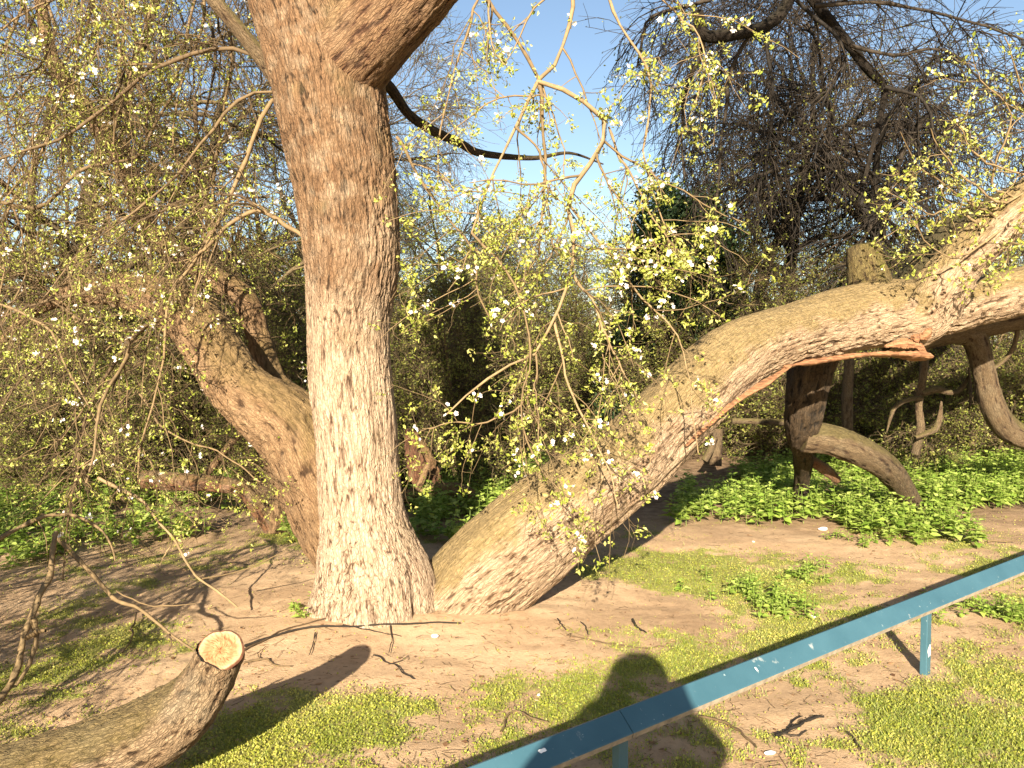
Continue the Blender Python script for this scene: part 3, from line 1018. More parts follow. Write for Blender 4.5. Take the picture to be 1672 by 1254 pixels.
B1 = spawn(oc.rng, ol, orr0, orr1, 24, .15, 1, 1.2, 3.2, .9, .0, .15, 10, rk=.35, rmax=.04, rmin=.012, up=.25, lenfall=.2)
m = above(B1[0])
B1 = tuple(q[m] for q in B1)
B2 = spawn(oc.rng, *B1, 9, .1, 1, .5, 1.4, .9, .03, .18, 7, rk=.5, rmin=.005)
m = above(B2[0])
B2 = tuple(q[m] for q in B2)
B3 = spawn(oc.rng, *B2, 5, .1, 1, .2, .7, .8, .03, .2, 3, rk=.6, rmin=.003)
m = above(B3[0])
B3 = tuple(q[m] for q in B3)
oc.tw.add(*B1, 5, oc.rng)
oc.tw.add(*B2, 3, oc.rng)
oc.tw.add(*B3, 3, oc.rng)
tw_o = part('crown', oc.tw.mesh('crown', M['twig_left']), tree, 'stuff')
part('leaves', leaf_mesh('leaves', oc.rng, np.vstack([B3[0][:, -1], along(oc.rng, B3[0], 1)]), 3, .034, M['leaf_spring'], spread=.8), tree, 'stuff', tw_o)

# ------------------------------------------------------------------ the leaning tree
lb = G(790, 1010)
lean = rooted('leaning_tree', 'massive trunk leaning far to the side from the soil, torn and forked at its end', 'tree', lb)
part('trunk', trunk_mesh('trunk', [(705, 1020, 66, 5.0), (738, 990, 74, 4.98), (780, 949, 80, 4.95), (835, 902, 81, 4.92), (895, 852, 80, 4.9), (955, 805, 76, 4.93),
                                   (1018, 758, 70, 5.0), (1072, 705, 65, 5.1), (1125, 652, 62, 5.22), (1172, 608, 58, 5.35), (1222, 572, 56, 5.5),
                                   (1300, 545, 53, 5.75), (1380, 524, 55, 6.0), (1440, 512, 56, 6.15), (1490, 505, 50, 6.3), (1530, 502, 36, 6.42), (1560, 498, 15, 6.5)],
                         205, 540, M['bark_lean'], bark=.75, scale=.6, seed=2, lump=.08, flare=(.25, .16, 4, 2.6), stretch=5.5,
                         rough=lambda S, th: .95 + .4 * np.sin(th + .0),
                         knots=[(.72, -.1, .045), (.55, .35, .035), (2.05, .3, .04)],
                         dents=[(1.15, 1.05, .25, .10, -.03), (1.55, .95, .22, .09, -.03), (1.85, .6, .10, .10, -.045), (.12, -.9, .2, .12, -.05)]), lean)
part('fork', trunk_mesh('fork', [(1440, 535, 40, 6.1), (1500, 520, 46, 6.1), (1535, 470, 44, 6.08), (1565, 430, 38, 6.05), (1612, 385, 36, 6.0), (1672, 335, 34, 5.95), (1760, 270, 30, 5.9),
                                 (1880, 190, 25, 5.9), (2000, 80, 15, 5.9)], 90, 240, M['bark_lean'], bark=1.1, scale=.8, seed=12, lump=.09), lean)
part('limb', trunk_mesh('limb', [(1450, 515, 42, 6.3), (1530, 510, 40, 6.45), (1600, 492, 38, 6.6), (1672, 472, 38, 6.75), (1780, 450, 34, 7.0), (1920, 440, 26, 7.3), (2080, 450, 15, 7.6)],
                        110, 260, M['bark_lean'], bark=1.0, scale=.8, seed=13, lump=.07), lean)
part('limb', trunk_mesh('limb', [(1470, 500, 34, 6.35), (1500, 455, 30, 6.5), (1520, 415, 27, 6.6), (1560, 375, 25, 6.75), (1640, 335, 22, 6.9), (1760, 250, 16, 7.1), (1850, 120, 9, 7.2)],
                        70, 200, M['bark_dark'], bark=.8, scale=.8, seed=14, lump=.1), lean)
part('sawn_stub', trunk_mesh('sawn_stub', [(1428, 500, 42, 6.12), (1420, 460, 34, 6.15), (1413, 430, 29, 6.17), (1410, 404, 27, 6.18)], 70, 90, M['bark_moss'], bark=.35, scale=.7, seed=15,
                             lump=.05, cap=(False, .03)), lean)
# torn strips hanging under the trunk
def torn_strip(rows, seed, wide, thin):
    rg = np.random.default_rng(seed)
    pts = np.array([np.append(P(r[0], r[1], r[2]), r[3]) for r in rows])
    c, s = catmull(pts, 60)
    t, n, b = frames(c[:, :3])
    up = np.array([0, 0, 1.0])
    side = unit(np.cross(t, up))
    nn = np.cross(side, t)
    th = np.linspace(0, 2 * np.pi, 14, endpoint=False)
    lw = np.interp(np.arange(60), np.arange(0, 60, 6), rg.normal(size=10))[:, None]
    w = c[:, 3][:, None] * (1 + .22 * lw + .06 * rg.normal(size=(60, 1)))
    jag = 1 + .35 * rg.normal(size=(1, 14)) + .12 * rg.normal(size=(60, 14))
    V = c[:, None, :3] + side[:, None] * (np.cos(th) * w * wide)[..., None] + nn[:, None] * (np.sin(th) * w * thin * jag)[..., None]
    idx = np.arange(60 * 14).reshape(60, 14)
    a_, b_ = idx[:-1], idx[1:]
    Q = np.stack([a_, np.roll(a_, -1, 1), np.roll(b_, -1, 1), b_], -1).reshape(-1, 4)
    return mesh_np('torn_wood', V.reshape(-1, 3), [Q, idx[0][None, ::-1], idx[-1][None]], M['torn'], smooth=False)


part('torn_wood', torn_strip([(1270, 600, 5.5, .06), (1330, 590, 5.6, .07), (1400, 580, 5.75, .075), (1460, 578, 5.88, .08), (1508, 582, 5.95, .06)], 3, 1.0, .22), lean)
part('torn_wood', torn_strip([(1445, 566, 5.88, .02), (1470, 562, 5.9, .045), (1495, 564, 5.93, .05), (1512, 578, 5.95, .012)], 5, .7, .6), lean)
part('torn_wood', torn_strip([(1490, 552, 5.9, .03), (1506, 550, 5.92, .05), (1516, 535, 5.95, .04), (1520, 512, 5.95, .012)], 6, .6, .5), lean)
part('torn_wood', torn_strip([(1120, 728, 4.9, .012), (1150, 700, 4.98, .025), (1200, 657, 5.13, .032), (1255, 622, 5.33, .035), (1290, 598, 5.47, .02)], 7, .9, .4), lean)
# twigs of the leaning tree, upper right
rc = Crown(41)
for pts in ([(1640, 360), (1580, 330), (1540, 300), (1500, 270), (1470, 215)], [(1680, 330), (1620, 300), (1640, 230), (1650, 180), (1600, 130)],
            [(1672, 345), (1600, 400), (1560, 420), (1520, 400), (1490, 360)], [(1720, 300), (1660, 280), (1600, 260), (1560, 200)],
            [(1700, 310), (1660, 380), (1640, 430), (1610, 440), (1590, 440)], [(1720, 260), (1690, 200), (1660, 120), (1640, 60)],
            [(1620, 385), (1560, 340), (1520, 350), (1480, 330)], [(1700, 290), (1640, 330), (1590, 300), (1540, 250), (1520, 210)]):
    rc.drawn(pts, 6, 2.5, 5.9, 5.5, 14)
L, R0, R1 = rc.stack()
for l, a, b in zip(L, R0, R1):
    bb = Bundle()
    bb.add(l[None], np.array([a]), np.array([b]), 6, rc.rng)
    part('branch', bb.mesh('branch', M['twig_near']), lean)
L2, a2, b2 = spawn(rc.rng, L, R0, R1, 8, .2, 1, .2, .6, .9, .05, .2, 7, rk=.6, rmin=.0025)
rc.tw.add(L2, a2, b2, 4, rc.rng)
L3, a3, b3 = spawn(rc.rng, L2, a2, b2, 5, .15, 1, .06, .25, .9, .03, .2, 4, rk=.7, rmin=.0016)
rc.tw.add(L3, a3, b3, 3, rc.rng)
tw_o = part('twigs', rc.tw.mesh('twigs', M['twig_near']), lean, 'stuff')
lp = np.vstack([L3[:, -1], along(rc.rng, L2, 2)])
part('leaves', leaf_mesh('leaves', rc.rng, lp, 5, .026, M['leaf_spring'], spread=.55), lean, 'stuff', tw_o)
bp_ = lp[rc.rng.random(len(lp)) < .08]
part('blossoms', bloss_mesh('blossoms', rc.rng, bp_, .022, M['petal']), lean, 'stuff', tw_o)

# ------------------------------------------------------------------ broken limbs, logs and stumps
def log(name, label, cat, rows, mat, nu=48, nv=120, cap=(True, True), capmat=None, partname='bark', group=None, **kw):
    p0 = P(rows[0][0], rows[0][1], rows[0][3])
    o = tag(ob(name, None) if False else bpy.data.objects.new(name, trunk_mesh(name, rows, nu, nv, M[mat], cap=cap, capmat=capmat, **kw)), label, cat, group)
    COL.objects.link(o)
    o.data.transform(Matrix.Translation(-Vector(p0)))
    o.location = Vector(p0)
    return o


def GD(px, py):
    return G(px, py) @ F - C0 @ F


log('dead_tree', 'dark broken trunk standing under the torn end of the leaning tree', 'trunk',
    [(1338, 555, 38, 6.6), (1324, 610, 33, 6.65), (1314, 665, 28, 6.75), (1309, 705, 24, 6.95), (1312, 745, 16, 7.4), (1308, 790, 12, 7.8), (1304, 845, 13, 8.0)], 'bark_dark', 70, 140, seed=61, bark=1, lump=.16)  # bark colour made dark to stand in for shade on this trunk
log('curved_limb', 'bare curved grey limb arching down into the nettles', 'limb',
    [(1310, 712, 26, 6.9), (1350, 716, 25, 6.9), (1400, 735, 25, 6.95), (1445, 762, 22, 7.1), (1472, 795, 18, 7.4), (1492, 826, 15, 7.7)], 'bark_grey', 56, 140, seed=62, bark=.7, lump=.07)
log('broken_branch', 'short reddish broken branch poking out of the nettles below the curved limb', 'branch',
    [(1300, 735, 10, 7.6), (1325, 752, 9, 7.5), (1350, 768, 9, 7.45), (1368, 785, 6, 7.5)], 'bark_dead', 24, 50, seed=63, bark=.6, lump=.12)
hl = rooted('bent_limb', 'bent limb dropping to the nettles at the picture edge beyond the fork', 'limb', P(1690, 715, 8.2))
part('limb', trunk_mesh('limb', [(1560, 535, 26, 8.0), (1590, 552, 20, 8.0), (1605, 600, 17, 8.05), (1620, 660, 19, 8.1), (1645, 700, 20, 8.2), (1690, 715, 19, 8.2), (1760, 700, 17, 8.3)],
                        48, 140, M['bark_grey'], seed=64, bark=.6, lump=.06), hl)
part('limb', trunk_mesh('limb', [(1480, 560, 24, 7.9), (1530, 543, 24, 7.9), (1590, 532, 24, 8.0), (1660, 515, 26, 8.0), (1760, 500, 28, 8.1)], 40, 100, M['bark_grey'], seed=65, bark=.6), hl)
part('branch', trunk_mesh('branch', [(1662, 500, 4, 8.0), (1660, 550, 3.5, 8.0), (1645, 582, 3.5, 8.05), (1618, 605, 3, 8.05)], 12, 30, M['bark_grey'], seed=66, bark=.2), hl)
db = rooted('dead_branch', 'dead grey branch with snapped side twigs beneath the fork of the leaning tree', 'branch', P(1500, 700, 8.6))
db_o = part('branch', trunk_mesh('branch', [(1512, 560, 6, 8.6), (1507, 610, 6.5, 8.6), (1500, 660, 5.5, 8.65), (1503, 700, 7, 8.7), (1495, 740, 7, 8.8)], 16, 50, M['bark_grey'], seed=67, bark=.8, lump=.16), db)
part('side_twig', trunk_mesh('side_twig', [(1505, 643, 5, 8.6), (1530, 636, 6, 8.6), (1552, 641, 4.5, 8.6), (1570, 634, 4, 8.6), (1582, 612, 1.5, 8.5)], 12, 30, M['bark_grey'], seed=68, bark=.8, lump=.16), db, None, db_o)
part('side_twig', trunk_mesh('side_twig', [(1505, 650, 4, 8.6), (1482, 653, 4, 8.5), (1462, 664, 4.5, 8.5), (1455, 680, 3, 8.5), (1448, 705, 1, 8.5)], 12, 30, M['bark_grey'], seed=69, bark=.8, lump=.16), db, None, db_o)
part('side_twig', trunk_mesh('side_twig', [(1537, 655, 1.5, 8.6), (1535, 680, 4, 8.6), (1528, 700, 5, 8.6), (1512, 708, 4.5, 8.6), (1495, 715, 3, 8.6)], 12, 30, M['bark_grey'], seed=70, bark=.8, lump=.16), db, None, db_o)
part('side_twig', trunk_mesh('side_twig', [(1582, 600, 1.5, 8.5), (1585, 640, 2.5, 8.5), (1583, 668, 1.5, 8.5)], 10, 20, M['bark_grey'], seed=71, bark=.2), db, None, db_o)
log('mossy_post', 'thin yellow-mossed stem standing in the shade behind the curved limb', 'stem',
    [(1384, 720, 9, 9.6), (1383, 660, 9, 9.6), (1386, 600, 8, 9.6), (1390, 500, 6, 9.6)], 'bark_grey', 16, 50, seed=72, bark=.3)
log('fallen_log', 'split reddish log lying in the shade beneath the left limb', 'log',
    [(235, 782, 14, 7.3), (290, 786, 15, 7.2), (350, 790, 14, 7.1), (395, 800, 13, 7.05), (425, 835, 14, 7.0), (448, 872, 12, 7.0)], 'bark_dead', 40, 110, seed=73, bark=1, lump=.15)
log('stub_stump', 'short upright stump behind the trunk at the end of the split log', 'stump',
    [(452, 868, 17, 7.0), (453, 840, 13, 7.0), (458, 800, 11, 7.05), (464, 765, 10, 7.1)], 'bark_limb', 32, 60, seed=74, bark=.5, lump=.1)
log('prop_branch', 'thin slanting branch leaning between the split log and the left limb', 'branch',
    [(318, 800, 6, 7.3), (345, 765, 6, 7.2), (372, 730, 6, 7.2), (400, 700, 5, 7.2)], 'bark_limb', 14, 40, seed=75, bark=.3)
log('rotten_stump', 'jagged rotten reddish stump behind the upright trunk', 'stump',
    [(698, 850, 30, 8.2), (694, 800, 25, 8.2), (688, 765, 22, 8.2), (680, 738, 18, 8.2), (672, 715, 11, 8.2), (668, 700, 4, 8.2)], 'bark_rot', 60, 90, seed=76, bark=2.2, lump=.25)
log('barkless_log', 'pale brown barkless log lying in front of the rotten stump', 'log',
    [(655, 812, 11, 8.0), (690, 806, 12, 7.95), (730, 800, 12, 7.9), (760, 802, 10, 7.85), (778, 812, 6, 7.8)], 'bark_limb', 32, 70, seed=77, bark=.7, lump=.15)
log('low_stub', 'small pale broken stub rising beside the barkless log', 'stub',
    [(680, 802, 5, 7.9), (688, 785, 6, 7.9), (696, 765, 5, 7.9), (700, 755, 2, 7.9)], 'bark_limb', 14, 30, seed=78, bark=.5)
for i, (rows, lab) in enumerate([
    ([(1168, 760, 10, 10), (1170, 735, 9, 10), (1172, 700, 8, 10)], 'short stake-like stump beyond the leaning trunk beside a bare path'),
    ([(1150, 752, 6, 9.8), (1160, 735, 6, 9.8), (1168, 715, 5, 9.8)], 'small slanting stub against the short stake-like stump'),
    ([(1195, 687, 5, 10.5), (1240, 688, 5, 10.5), (1290, 690, 5, 10.5)], 'level mossy branch running behind the dark broken trunk')]):
    log('stub', lab, 'stub', rows, 'bark_grey', 14, 30, seed=80 + i, bark=.4)

# the sawn limb at the bottom left
def mat_cut():
    m, nt, out = new_mat('cut_wood')
    r = attr(nt, 'rad')
    v = objvec(nt)
    nz = tex(nt, 14, 4, v)
    s = N(nt, 'ShaderNodeMath', operation='MULTIPLY_ADD')
    nt.links.new(nz.outputs[0], s.inputs[0])
    s.inputs[1].default_value = .10
    nt.links.new(r, s.inputs[2])
    col = ramp(nt, s.outputs[0], [(.1, (.30, .14, .055)), (.40, (.33, .17, .075)), (.60, (.25, .11, .04)), (.78, (.32, .175, .08)), (.93, (.37, .25, .135)), (1.06, (.12, .045, .02))])
    w = N(nt, 'ShaderNodeMath', operation='SINE')
    mu = N(nt, 'ShaderNodeMath', operation='MULTIPLY')
    nt.links.new(s.outputs[0], mu.inputs[0])
    mu.inputs[1].default_value = 95
    nt.links.new(mu.outputs[0], w.inputs[0])
    col = mixc(nt, .22, col, ramp(nt, w.outputs[0], [(.0, (.78, .72, .66)), (1, (1, 1, 1))]), 'MULTIPLY')
    bs = N(nt, 'ShaderNodeBsdfPrincipled', i_Roughness=.75)
    nt.links.new(col, bs.inputs['Base Color'])
    nt.links.new(bs.outputs[0], out.inputs[0])
    return m


M['cut'] = mat_cut()
sl_rows = [(-260, 1360, 60, 2.6), (-120, 1310, 62, 2.65), (0, 1278, 60, 2.72), (110, 1248, 60, 2.78), (205, 1214, 60, 2.82), (275, 1178, 56, 2.84), (322, 1135, 45, 2.83),
           (348, 1095, 39, 2.80), (360, 1064, 37, 2.77)]
sl = rooted('sawn_limb', 'curved mossy limb rising from the soil with a fresh pale saw cut', 'limb', G(-260, 1420))
part('bark', trunk_mesh('bark', sl_rows, 110, 260, M['bark_cut'], bark=.85, scale=.62, seed=91, lump=.06, stretch=3), sl)
pc = P(360, 1064, 2.77)
axis = unit(P(360, 1064, 2.77) - P(348, 1095, 2.80))
axis = unit(axis * .55 + np.array([.03, -.75, .35]))
e1 = unit(np.cross(axis, [0, 0, 1.0]))
e2 = np.cross(axis, e1)
rg = np.random.default_rng(5)
nr, na = 10, 56
R = 36.5 / FPX * 2.77
VV, rad = [pc + axis * .012], [0]
th = np.linspace(0, 2 * np.pi, na, endpoint=False)
wob = 1 + .03 * np.sin(th * 2 + 1) + .02 * np.sin(th * 5)
for k in range(1, nr + 1):
    f = k / nr
    for a in range(na):
        rr = R * f * wob[a]
        VV.append(pc + e1 * math.cos(th[a]) * rr + e2 * math.sin(th[a]) * rr + axis * (.012 + .0015 * rg.normal() - (0.006 if k == nr else 0)))
        rad.append(f)
for a in range(na):
    VV.append(pc + e1 * math.cos(th[a]) * R * wob[a] * 1.0 + e2 * math.sin(th[a]) * R * wob[a] * 1.0 - axis * .035)
    rad.append(1.1)
F3 = [(0, 1 + a, 1 + (a + 1) % na) for a in range(na)]
F4 = [(1 + (k - 1) * na + a, 1 + k * na + a, 1 + k * na + (a + 1) % na, 1 + (k - 1) * na + (a + 1) % na) for k in range(1, nr + 1) for a in range(na)]
cf = part('cut_face', mesh_np('cut_face', np.array(VV), [np.array(F4), np.array(F3)], M['cut'], dict(rad=np.array(rad)), smooth=False), sl)
cf['label'] = 'fresh pale orange saw cut with growth rings'

# ------------------------------------------------------------------ background trees and shrubs: prototypes then copies
def proto_tree(seed, h, style):
    rg = np.random.default_rng(seed)
    tw = Bundle()
    main = []
    if style == 'shrub':
        nst = 9
        for i in range(nst):
            a = rg.uniform(0, 2 * np.pi)
            lean_ = rg.uniform(.1, .55)
            d = np.array([math.cos(a) * lean_, math.sin(a) * lean_, 1])
            p = np.array([math.cos(a), math.sin(a), 0]) * rg.uniform(.02, .35)
            pts = [p - np.array([0, 0, .1])]
            hh = h * rg.uniform(.55, 1.0)
            for k in range(8):
                d = unit(d + rg.normal(size=3) * .16 + np.array([0, 0, -.03]))
                pts.append(pts[-1] + d * hh / 8)
            main.append((resample(np.array(pts), 14), rg.uniform(.018, .04), .006))
    else:
        pts = [np.array([0, 0, -.15])]
        d = unit(np.array([rg.normal(0, .12), rg.normal(0, .12), 1]))
        for k in range(9):
            d = unit(d + rg.normal(size=3) * np.array([.14, .14, .05]) + np.array([0, 0, .04]))
            pts.append(pts[-1] + d * h * .85 / 9)
        main.append((resample(np.array(pts), 14), h * .022, .015))
    L = np.stack([m[0] for m in main])
    R0 = np.array([m[1] for m in main])
    R1 = np.array([m[2] for m in main])
    st = Bundle()
    st.add(L, R0, R1, 10, rg)
    if style == 'upright':
        L1 = spawn(rg, L, R0, R1, 18, .12, .98, h * .28, h * .5, .9, .03, .15, 12, rk=.5, up=.2)
        L2 = spawn(rg, *L1, 12, .12, 1, h * .12, h * .28, .85, .04, .18, 8, rk=.5, rmin=.005)
        L3 = spawn(rg, *L2, 9, .1, 1, h * .05, h * .13, .8, .03, .2, 5, rk=.55, rmin=.0055)
        L4 = spawn(rg, *L3, 2, .1, 1, h * .02, h * .07, .8, .02, .2, 3, rk=.7, rmin=.0038)
    elif style == 'weeping':
        L1 = spawn(rg, L, R0, R1, 18, .2, .98, h * .32, h * .55, 1.05, .055, .15, 14, rk=.55, up=.35)
        L2 = spawn(rg, *L1, 13, .15, 1, h * .16, h * .34, .9, .14, .16, 9, rk=.5, rmin=.006)
        L3 = spawn(rg, *L2, 9, .1, 1, h * .06, h * .18, .8, .20, .15, 5, rk=.55, rmin=.0065)
        L4 = spawn(rg, *L3, 2, .1, 1, h * .02, h * .09, .7, .15, .18, 3, rk=.7, rmin=.0045)
    elif style == 'evergreen':
        L1 = spawn(rg, L, R0, R1, 26, .06, .98, h * .2, h * .38, 1.2, .0, .12, 9, rk=.45, up=.1, lenfall=.6)
        L2 = spawn(rg, *L1, 10, .15, 1, h * .08, h * .18, .85, .02, .18, 6, rk=.5, rmin=.005)
        L3 = spawn(rg, *L2, 8, .1, 1, h * .03, h * .09, .8, .02, .2, 4, rk=.55, rmin=.003)
        L4 = spawn(rg, *L3, 2, .1, 1, h * .01, h * .04, .8, .0, .2, 3, rk=.7, rmin=.0025)
    else:
        L1 = spawn(rg, L, R0, R1, 7, .15, 1, h * .25, h * .5, .8, .04, .18, 9, rk=.55, up=.1, rmin=.004)
        L2 = spawn(rg, *L1, 9, .1, 1, h * .12, h * .3, .85, .05, .2, 6, rk=.55, rmin=.003)
        L3 = spawn(rg, *L2, 7, .1, 1, h * .05, h * .15, .8, .04, .2, 4, rk=.6, rmin=.0035)
        L4 = spawn(rg, *L3, 2, .1, 1, h * .02, h * .08, .8, .02, .2, 3, rk=.7, rmin=.0028)

    def gd(T):
        m = T[0][:, :, 2].min(1) > .05
        return T[0][m], T[1][m], T[2][m]
    L1, L2, L3, L4 = gd(L1), gd(L2), gd(L3), gd(L4)
    st.add(*L1, 6, rg)
    tw.add(*L2, 4, rg)
    tw.add(*L3, 3, rg)
    tw.add(*L4, 3, rg)
    lp = np.vstack([L4[0][:, -1], L3[0][:, -1]])
    mt = {'upright': ('twig_mid', 'leaf_mid', .30, 3, .030), 'weeping': ('twig_dark', 'leaf_mid', .10, 2, .025), 'evergreen': ('twig_dark', 'leaf_dark', 1.0, 7, .075),
          'shrub': ('twig_mid', 'leaf_mid', .55, 4, .026)}[style]
    sel = lp[rg.random(len(lp)) < mt[2]]
    tk = 'twig_mid' if style in ('shrub', 'upright') else 'twig_dark'
    return (st.mesh('trunk', M[tk]), tw.mesh('crown', M[mt[0]]), leaf_mesh('leaves', rg, sel, mt[3], mt[4], M[mt[1]], spread=.8))


PROTO = {'upright': proto_tree(101, 8.5, 'upright'), 'weeping': proto_tree(102, 8.5, 'weeping'), 'evergreen': proto_tree(103, 5.5, 'evergreen'),
         'shrub': proto_tree(104, 2.6, 'shrub')}


def place(kind, name, label, cat, px, depth, sc, rot, group, squash=1.0):
    g = C0 + X * ((px - 836) / FPX * depth) + F * depth
    root = thing(name, label, cat, group, (g[0], g[1], float(gz(g[0], g[1])) - .02))
    root.rotation_euler = (0, 0, rot)
    root.scale = (sc * squash, sc * squash, sc)
    t, c, l = PROTO[kind]
    ob('trunk', t, root)
    cr_o = ob('crown', c, root, 'stuff')
    ob('leaves', l, cr_o, 'stuff')
    return root


TG, SG = 'bare spring trees behind the old tree', 'bare shrubs in the undergrowth'
for a in [
    ('upright', 90, 10.5, 1.0, .3, 'olive twiggy tree behind the left limb at the picture edge'),
    ('upright', 330, 12.5, 1.05, 2.1, 'twiggy tree showing between the left limb and the upright trunk'),
    ('upright', 470, 17.0, 1.1, 1.0, 'slender twiggy tree rising just behind the upright trunk'),
    ('upright', 730, 21.0, .80, 5.0, 'low twiggy tree under the pale sky gap right of the upright trunk'),
    ('upright', 930, 24.0, .72, 3.0, 'distant low tree under the brightest patch of sky'),
    ('upright', 1235, 14.0, .88, .9, 'dark slim tree beside the evergreen in the middle distance'),
    ('weeping', 1480, 12.0, 1.05, .4, 'dark weeping tree with hanging twigs above the sawn stub'),
    ('weeping', 1330, 16.5, 1.1, 2.5, 'dark drooping tree behind the weeping one, nearer the open sky'),
    ('weeping', 1720, 13.5, 1.15, 4.4, 'dark drooping tree filling the upper right corner'),
    ('evergreen', 1065, 13.5, .85, 1.2, 'dense dark green holly in the middle distance'),
]:
    place(a[0], {'upright': 'twiggy_tree', 'weeping': 'weeping_tree', 'evergreen': 'holly_tree'}[a[0]], a[5], 'tree', a[1], a[2], a[3], a[4], TG)
for a in [
    (60, 9.0, .9, .2, 'brown shrub tangle at the left edge under the drooping crown'),
    (210, 9.6, .8, 1.9, 'brown shrub behind the split reddish log'),
    (380, 11.0, 1.0, 3.3, 'shrub seen under the bend of the left limb'),
    (470, 13.5, 1.2, 4.1, 'shrub close behind the upright trunk on its left'),
    (690, 10.8, 1.05, 5.2, 'shrub right of the upright trunk above the rotten stump'),
    (790, 13.5, 1.25, .8, 'shrub behind the hanging blossom in the middle'),
    (900, 16.0, 1.3, 2.7, 'shrub at the edge of the green field behind the blossom'),
    (1040, 15.0, 1.35, 1.1, 'shrub at the foot of the dark green holly'),
    (1150, 12.5, 1.1, 3.8, 'shrub above the middle of the leaning trunk'),
    (1260, 12.0, 1.05, 5.7, 'shrub just above the bend of the leaning trunk'),
    (1390, 11.5, 1.0, .5, 'shrub behind the dark broken trunk'),
    (1470, 13.0, 1.25, 2.2, 'shrub in the shade under the torn fork'),
    (1580, 11.0, .95, 4.6, 'shrub behind the bent limb'),
    (1680, 12.0, 1.2, 3.0, 'shrub at the right edge beyond the nettles'),
    (-80, 11.5, 1.2, 5.0, 'shrub beyond the left edge tangle'),
    (755, 9.2, .85, 3.6, 'olive twiggy shrub between the rotten stump and the leaning trunk'),
    (430, 9.4, .8, 1.3, 'low twiggy shrub in the gap between left limb and upright trunk'),
    (600, 16.0, 1.5, 2.0, 'tall shrub hidden mostly by the upright trunk'),
]:
    place('shrub', 'shrub', a[4], 'shrub', a[0], a[1], a[2], a[3], SG, 1.15)

# dark drawn limb of the tree at the upper right, nearer than the weeping crowns
ur = rooted('overhanging_limb', 'dark limb with hanging bare twigs entering from the top right', 'limb', P(1290, -60, 8.5))
urc = Crown(51)
part('limb', trunk_mesh('limb', [(1140, 20, 9, 8.4), (1152, 58, 10, 8.4), (1212, 54, 10, 8.5), (1253, 40, 10, 8.6), (1285, 5, 10, 8.7), (1320, -90, 14, 8.8), (1420, -260, 20, 9)], 20, 60, M['bark_black'], seed=55, bark=.4), ur)
part('limb', trunk_mesh('limb', [(1300, -40, 10, 8.8), (1353, 33, 9, 8.9), (1387, 74, 8, 9), (1420, 117, 7, 9.1), (1444, 142, 6, 9.2), (1440, 180, 5, 9.2), (1425, 240, 4, 9.2), (1410, 300, 3, 9.2)], 16, 60, M['bark_black'], seed=56, bark=.3), ur)
for pts in ([(1152, 58), (1140, 100), (1122, 140), (1113, 200), (1118, 300)], [(1222, 60), (1195, 110), (1182, 200), (1170, 330), (1165, 430)], [(1250, 60), (1258, 110), (1262, 180), (1250, 260), (1235, 330)],
            [(1300, 0), (1380, 85), (1345, 165), (1345, 200), (1330, 260)], [(1387, 74), (1460, 90), (1520, 80), (1560, 90), (1600, 130)], [(1330, 10), (1440, 5), (1560, 30), (1660, 60), (1720, 90)],
            [(1444, 142), (1500, 160), (1520, 195), (1530, 270), (1520, 340)], [(1160, 0), (1110, 10), (1060, 30), (1050, 60), (1040, 110)]):
    urc.drawn(pts, 10, 4, 8.6, 8.7, 14)
L, R0, R1 = urc.stack()
for l, a, b in zip(L, R0, R1):
    bb = Bundle()
    bb.add(l[None], np.array([a]), np.array([b]), 5, urc.rng)
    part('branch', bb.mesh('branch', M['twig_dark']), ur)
L2, a2, b2 = spawn(urc.rng, L, R0, R1, 14, .05, 1, .5, 1.5, .8, .16, .14, 9, rk=.5, rmin=.0058)
urc.tw.add(L2, a2, b2, 3, urc.rng)
L3, a3, b3 = spawn(urc.rng, L2, a2, b2, 9, .1, 1, .15, .6, .7, .14, .16, 5, rk=.6, rmin=.0036)
urc.tw.add(L3, a3, b3, 3, urc.rng)
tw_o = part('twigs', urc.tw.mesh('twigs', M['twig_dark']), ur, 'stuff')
part('leaves', leaf_mesh('leaves', urc.rng, L3[:, -1], 2, .025, M['leaf_mid'], spread=.8), ur, 'stuff', tw_o)

# far woodland beyond the field: one mass
rg = np.random.default_rng(200)
fw = Bundle()
n = 80
bx = rg.uniform(-60, 60, n)
by = rg.uniform(48, 62, n)
hh = rg.uniform(4, 8.5, n)
Ls = np.zeros((n, 6, 3))
for k in range(6):
    Ls[:, k] = np.stack([bx + rg.normal(0, .25, n) * k, by, hh * k / 5 - .2], -1)
fw.add(Ls, hh * .02, hh * .004, 5, rg)
A1 = spawn(rg, Ls, hh * .02, hh * .004, 12, .15, 1, 1.5, 3.6, .7, .02, .15, 5, rk=.4, rmin=.015)
fw.add(*A1, 3, rg)
A2 = spawn(rg, *A1, 6, .1, 1, .5, 1.6, .7, .03, .2, 3, rk=.6, rmin=.012)
fw.add(*A2, 3, rg)
far = ob('far_woodland', fw.mesh('far_woodland', M['twig_mid']), kind='stuff')
tag(far, 'hazy brown mass of bare woodland beyond the green field', 'woodland')

# ------------------------------------------------------------------ ground cover
rg = np.random.default_rng(300)


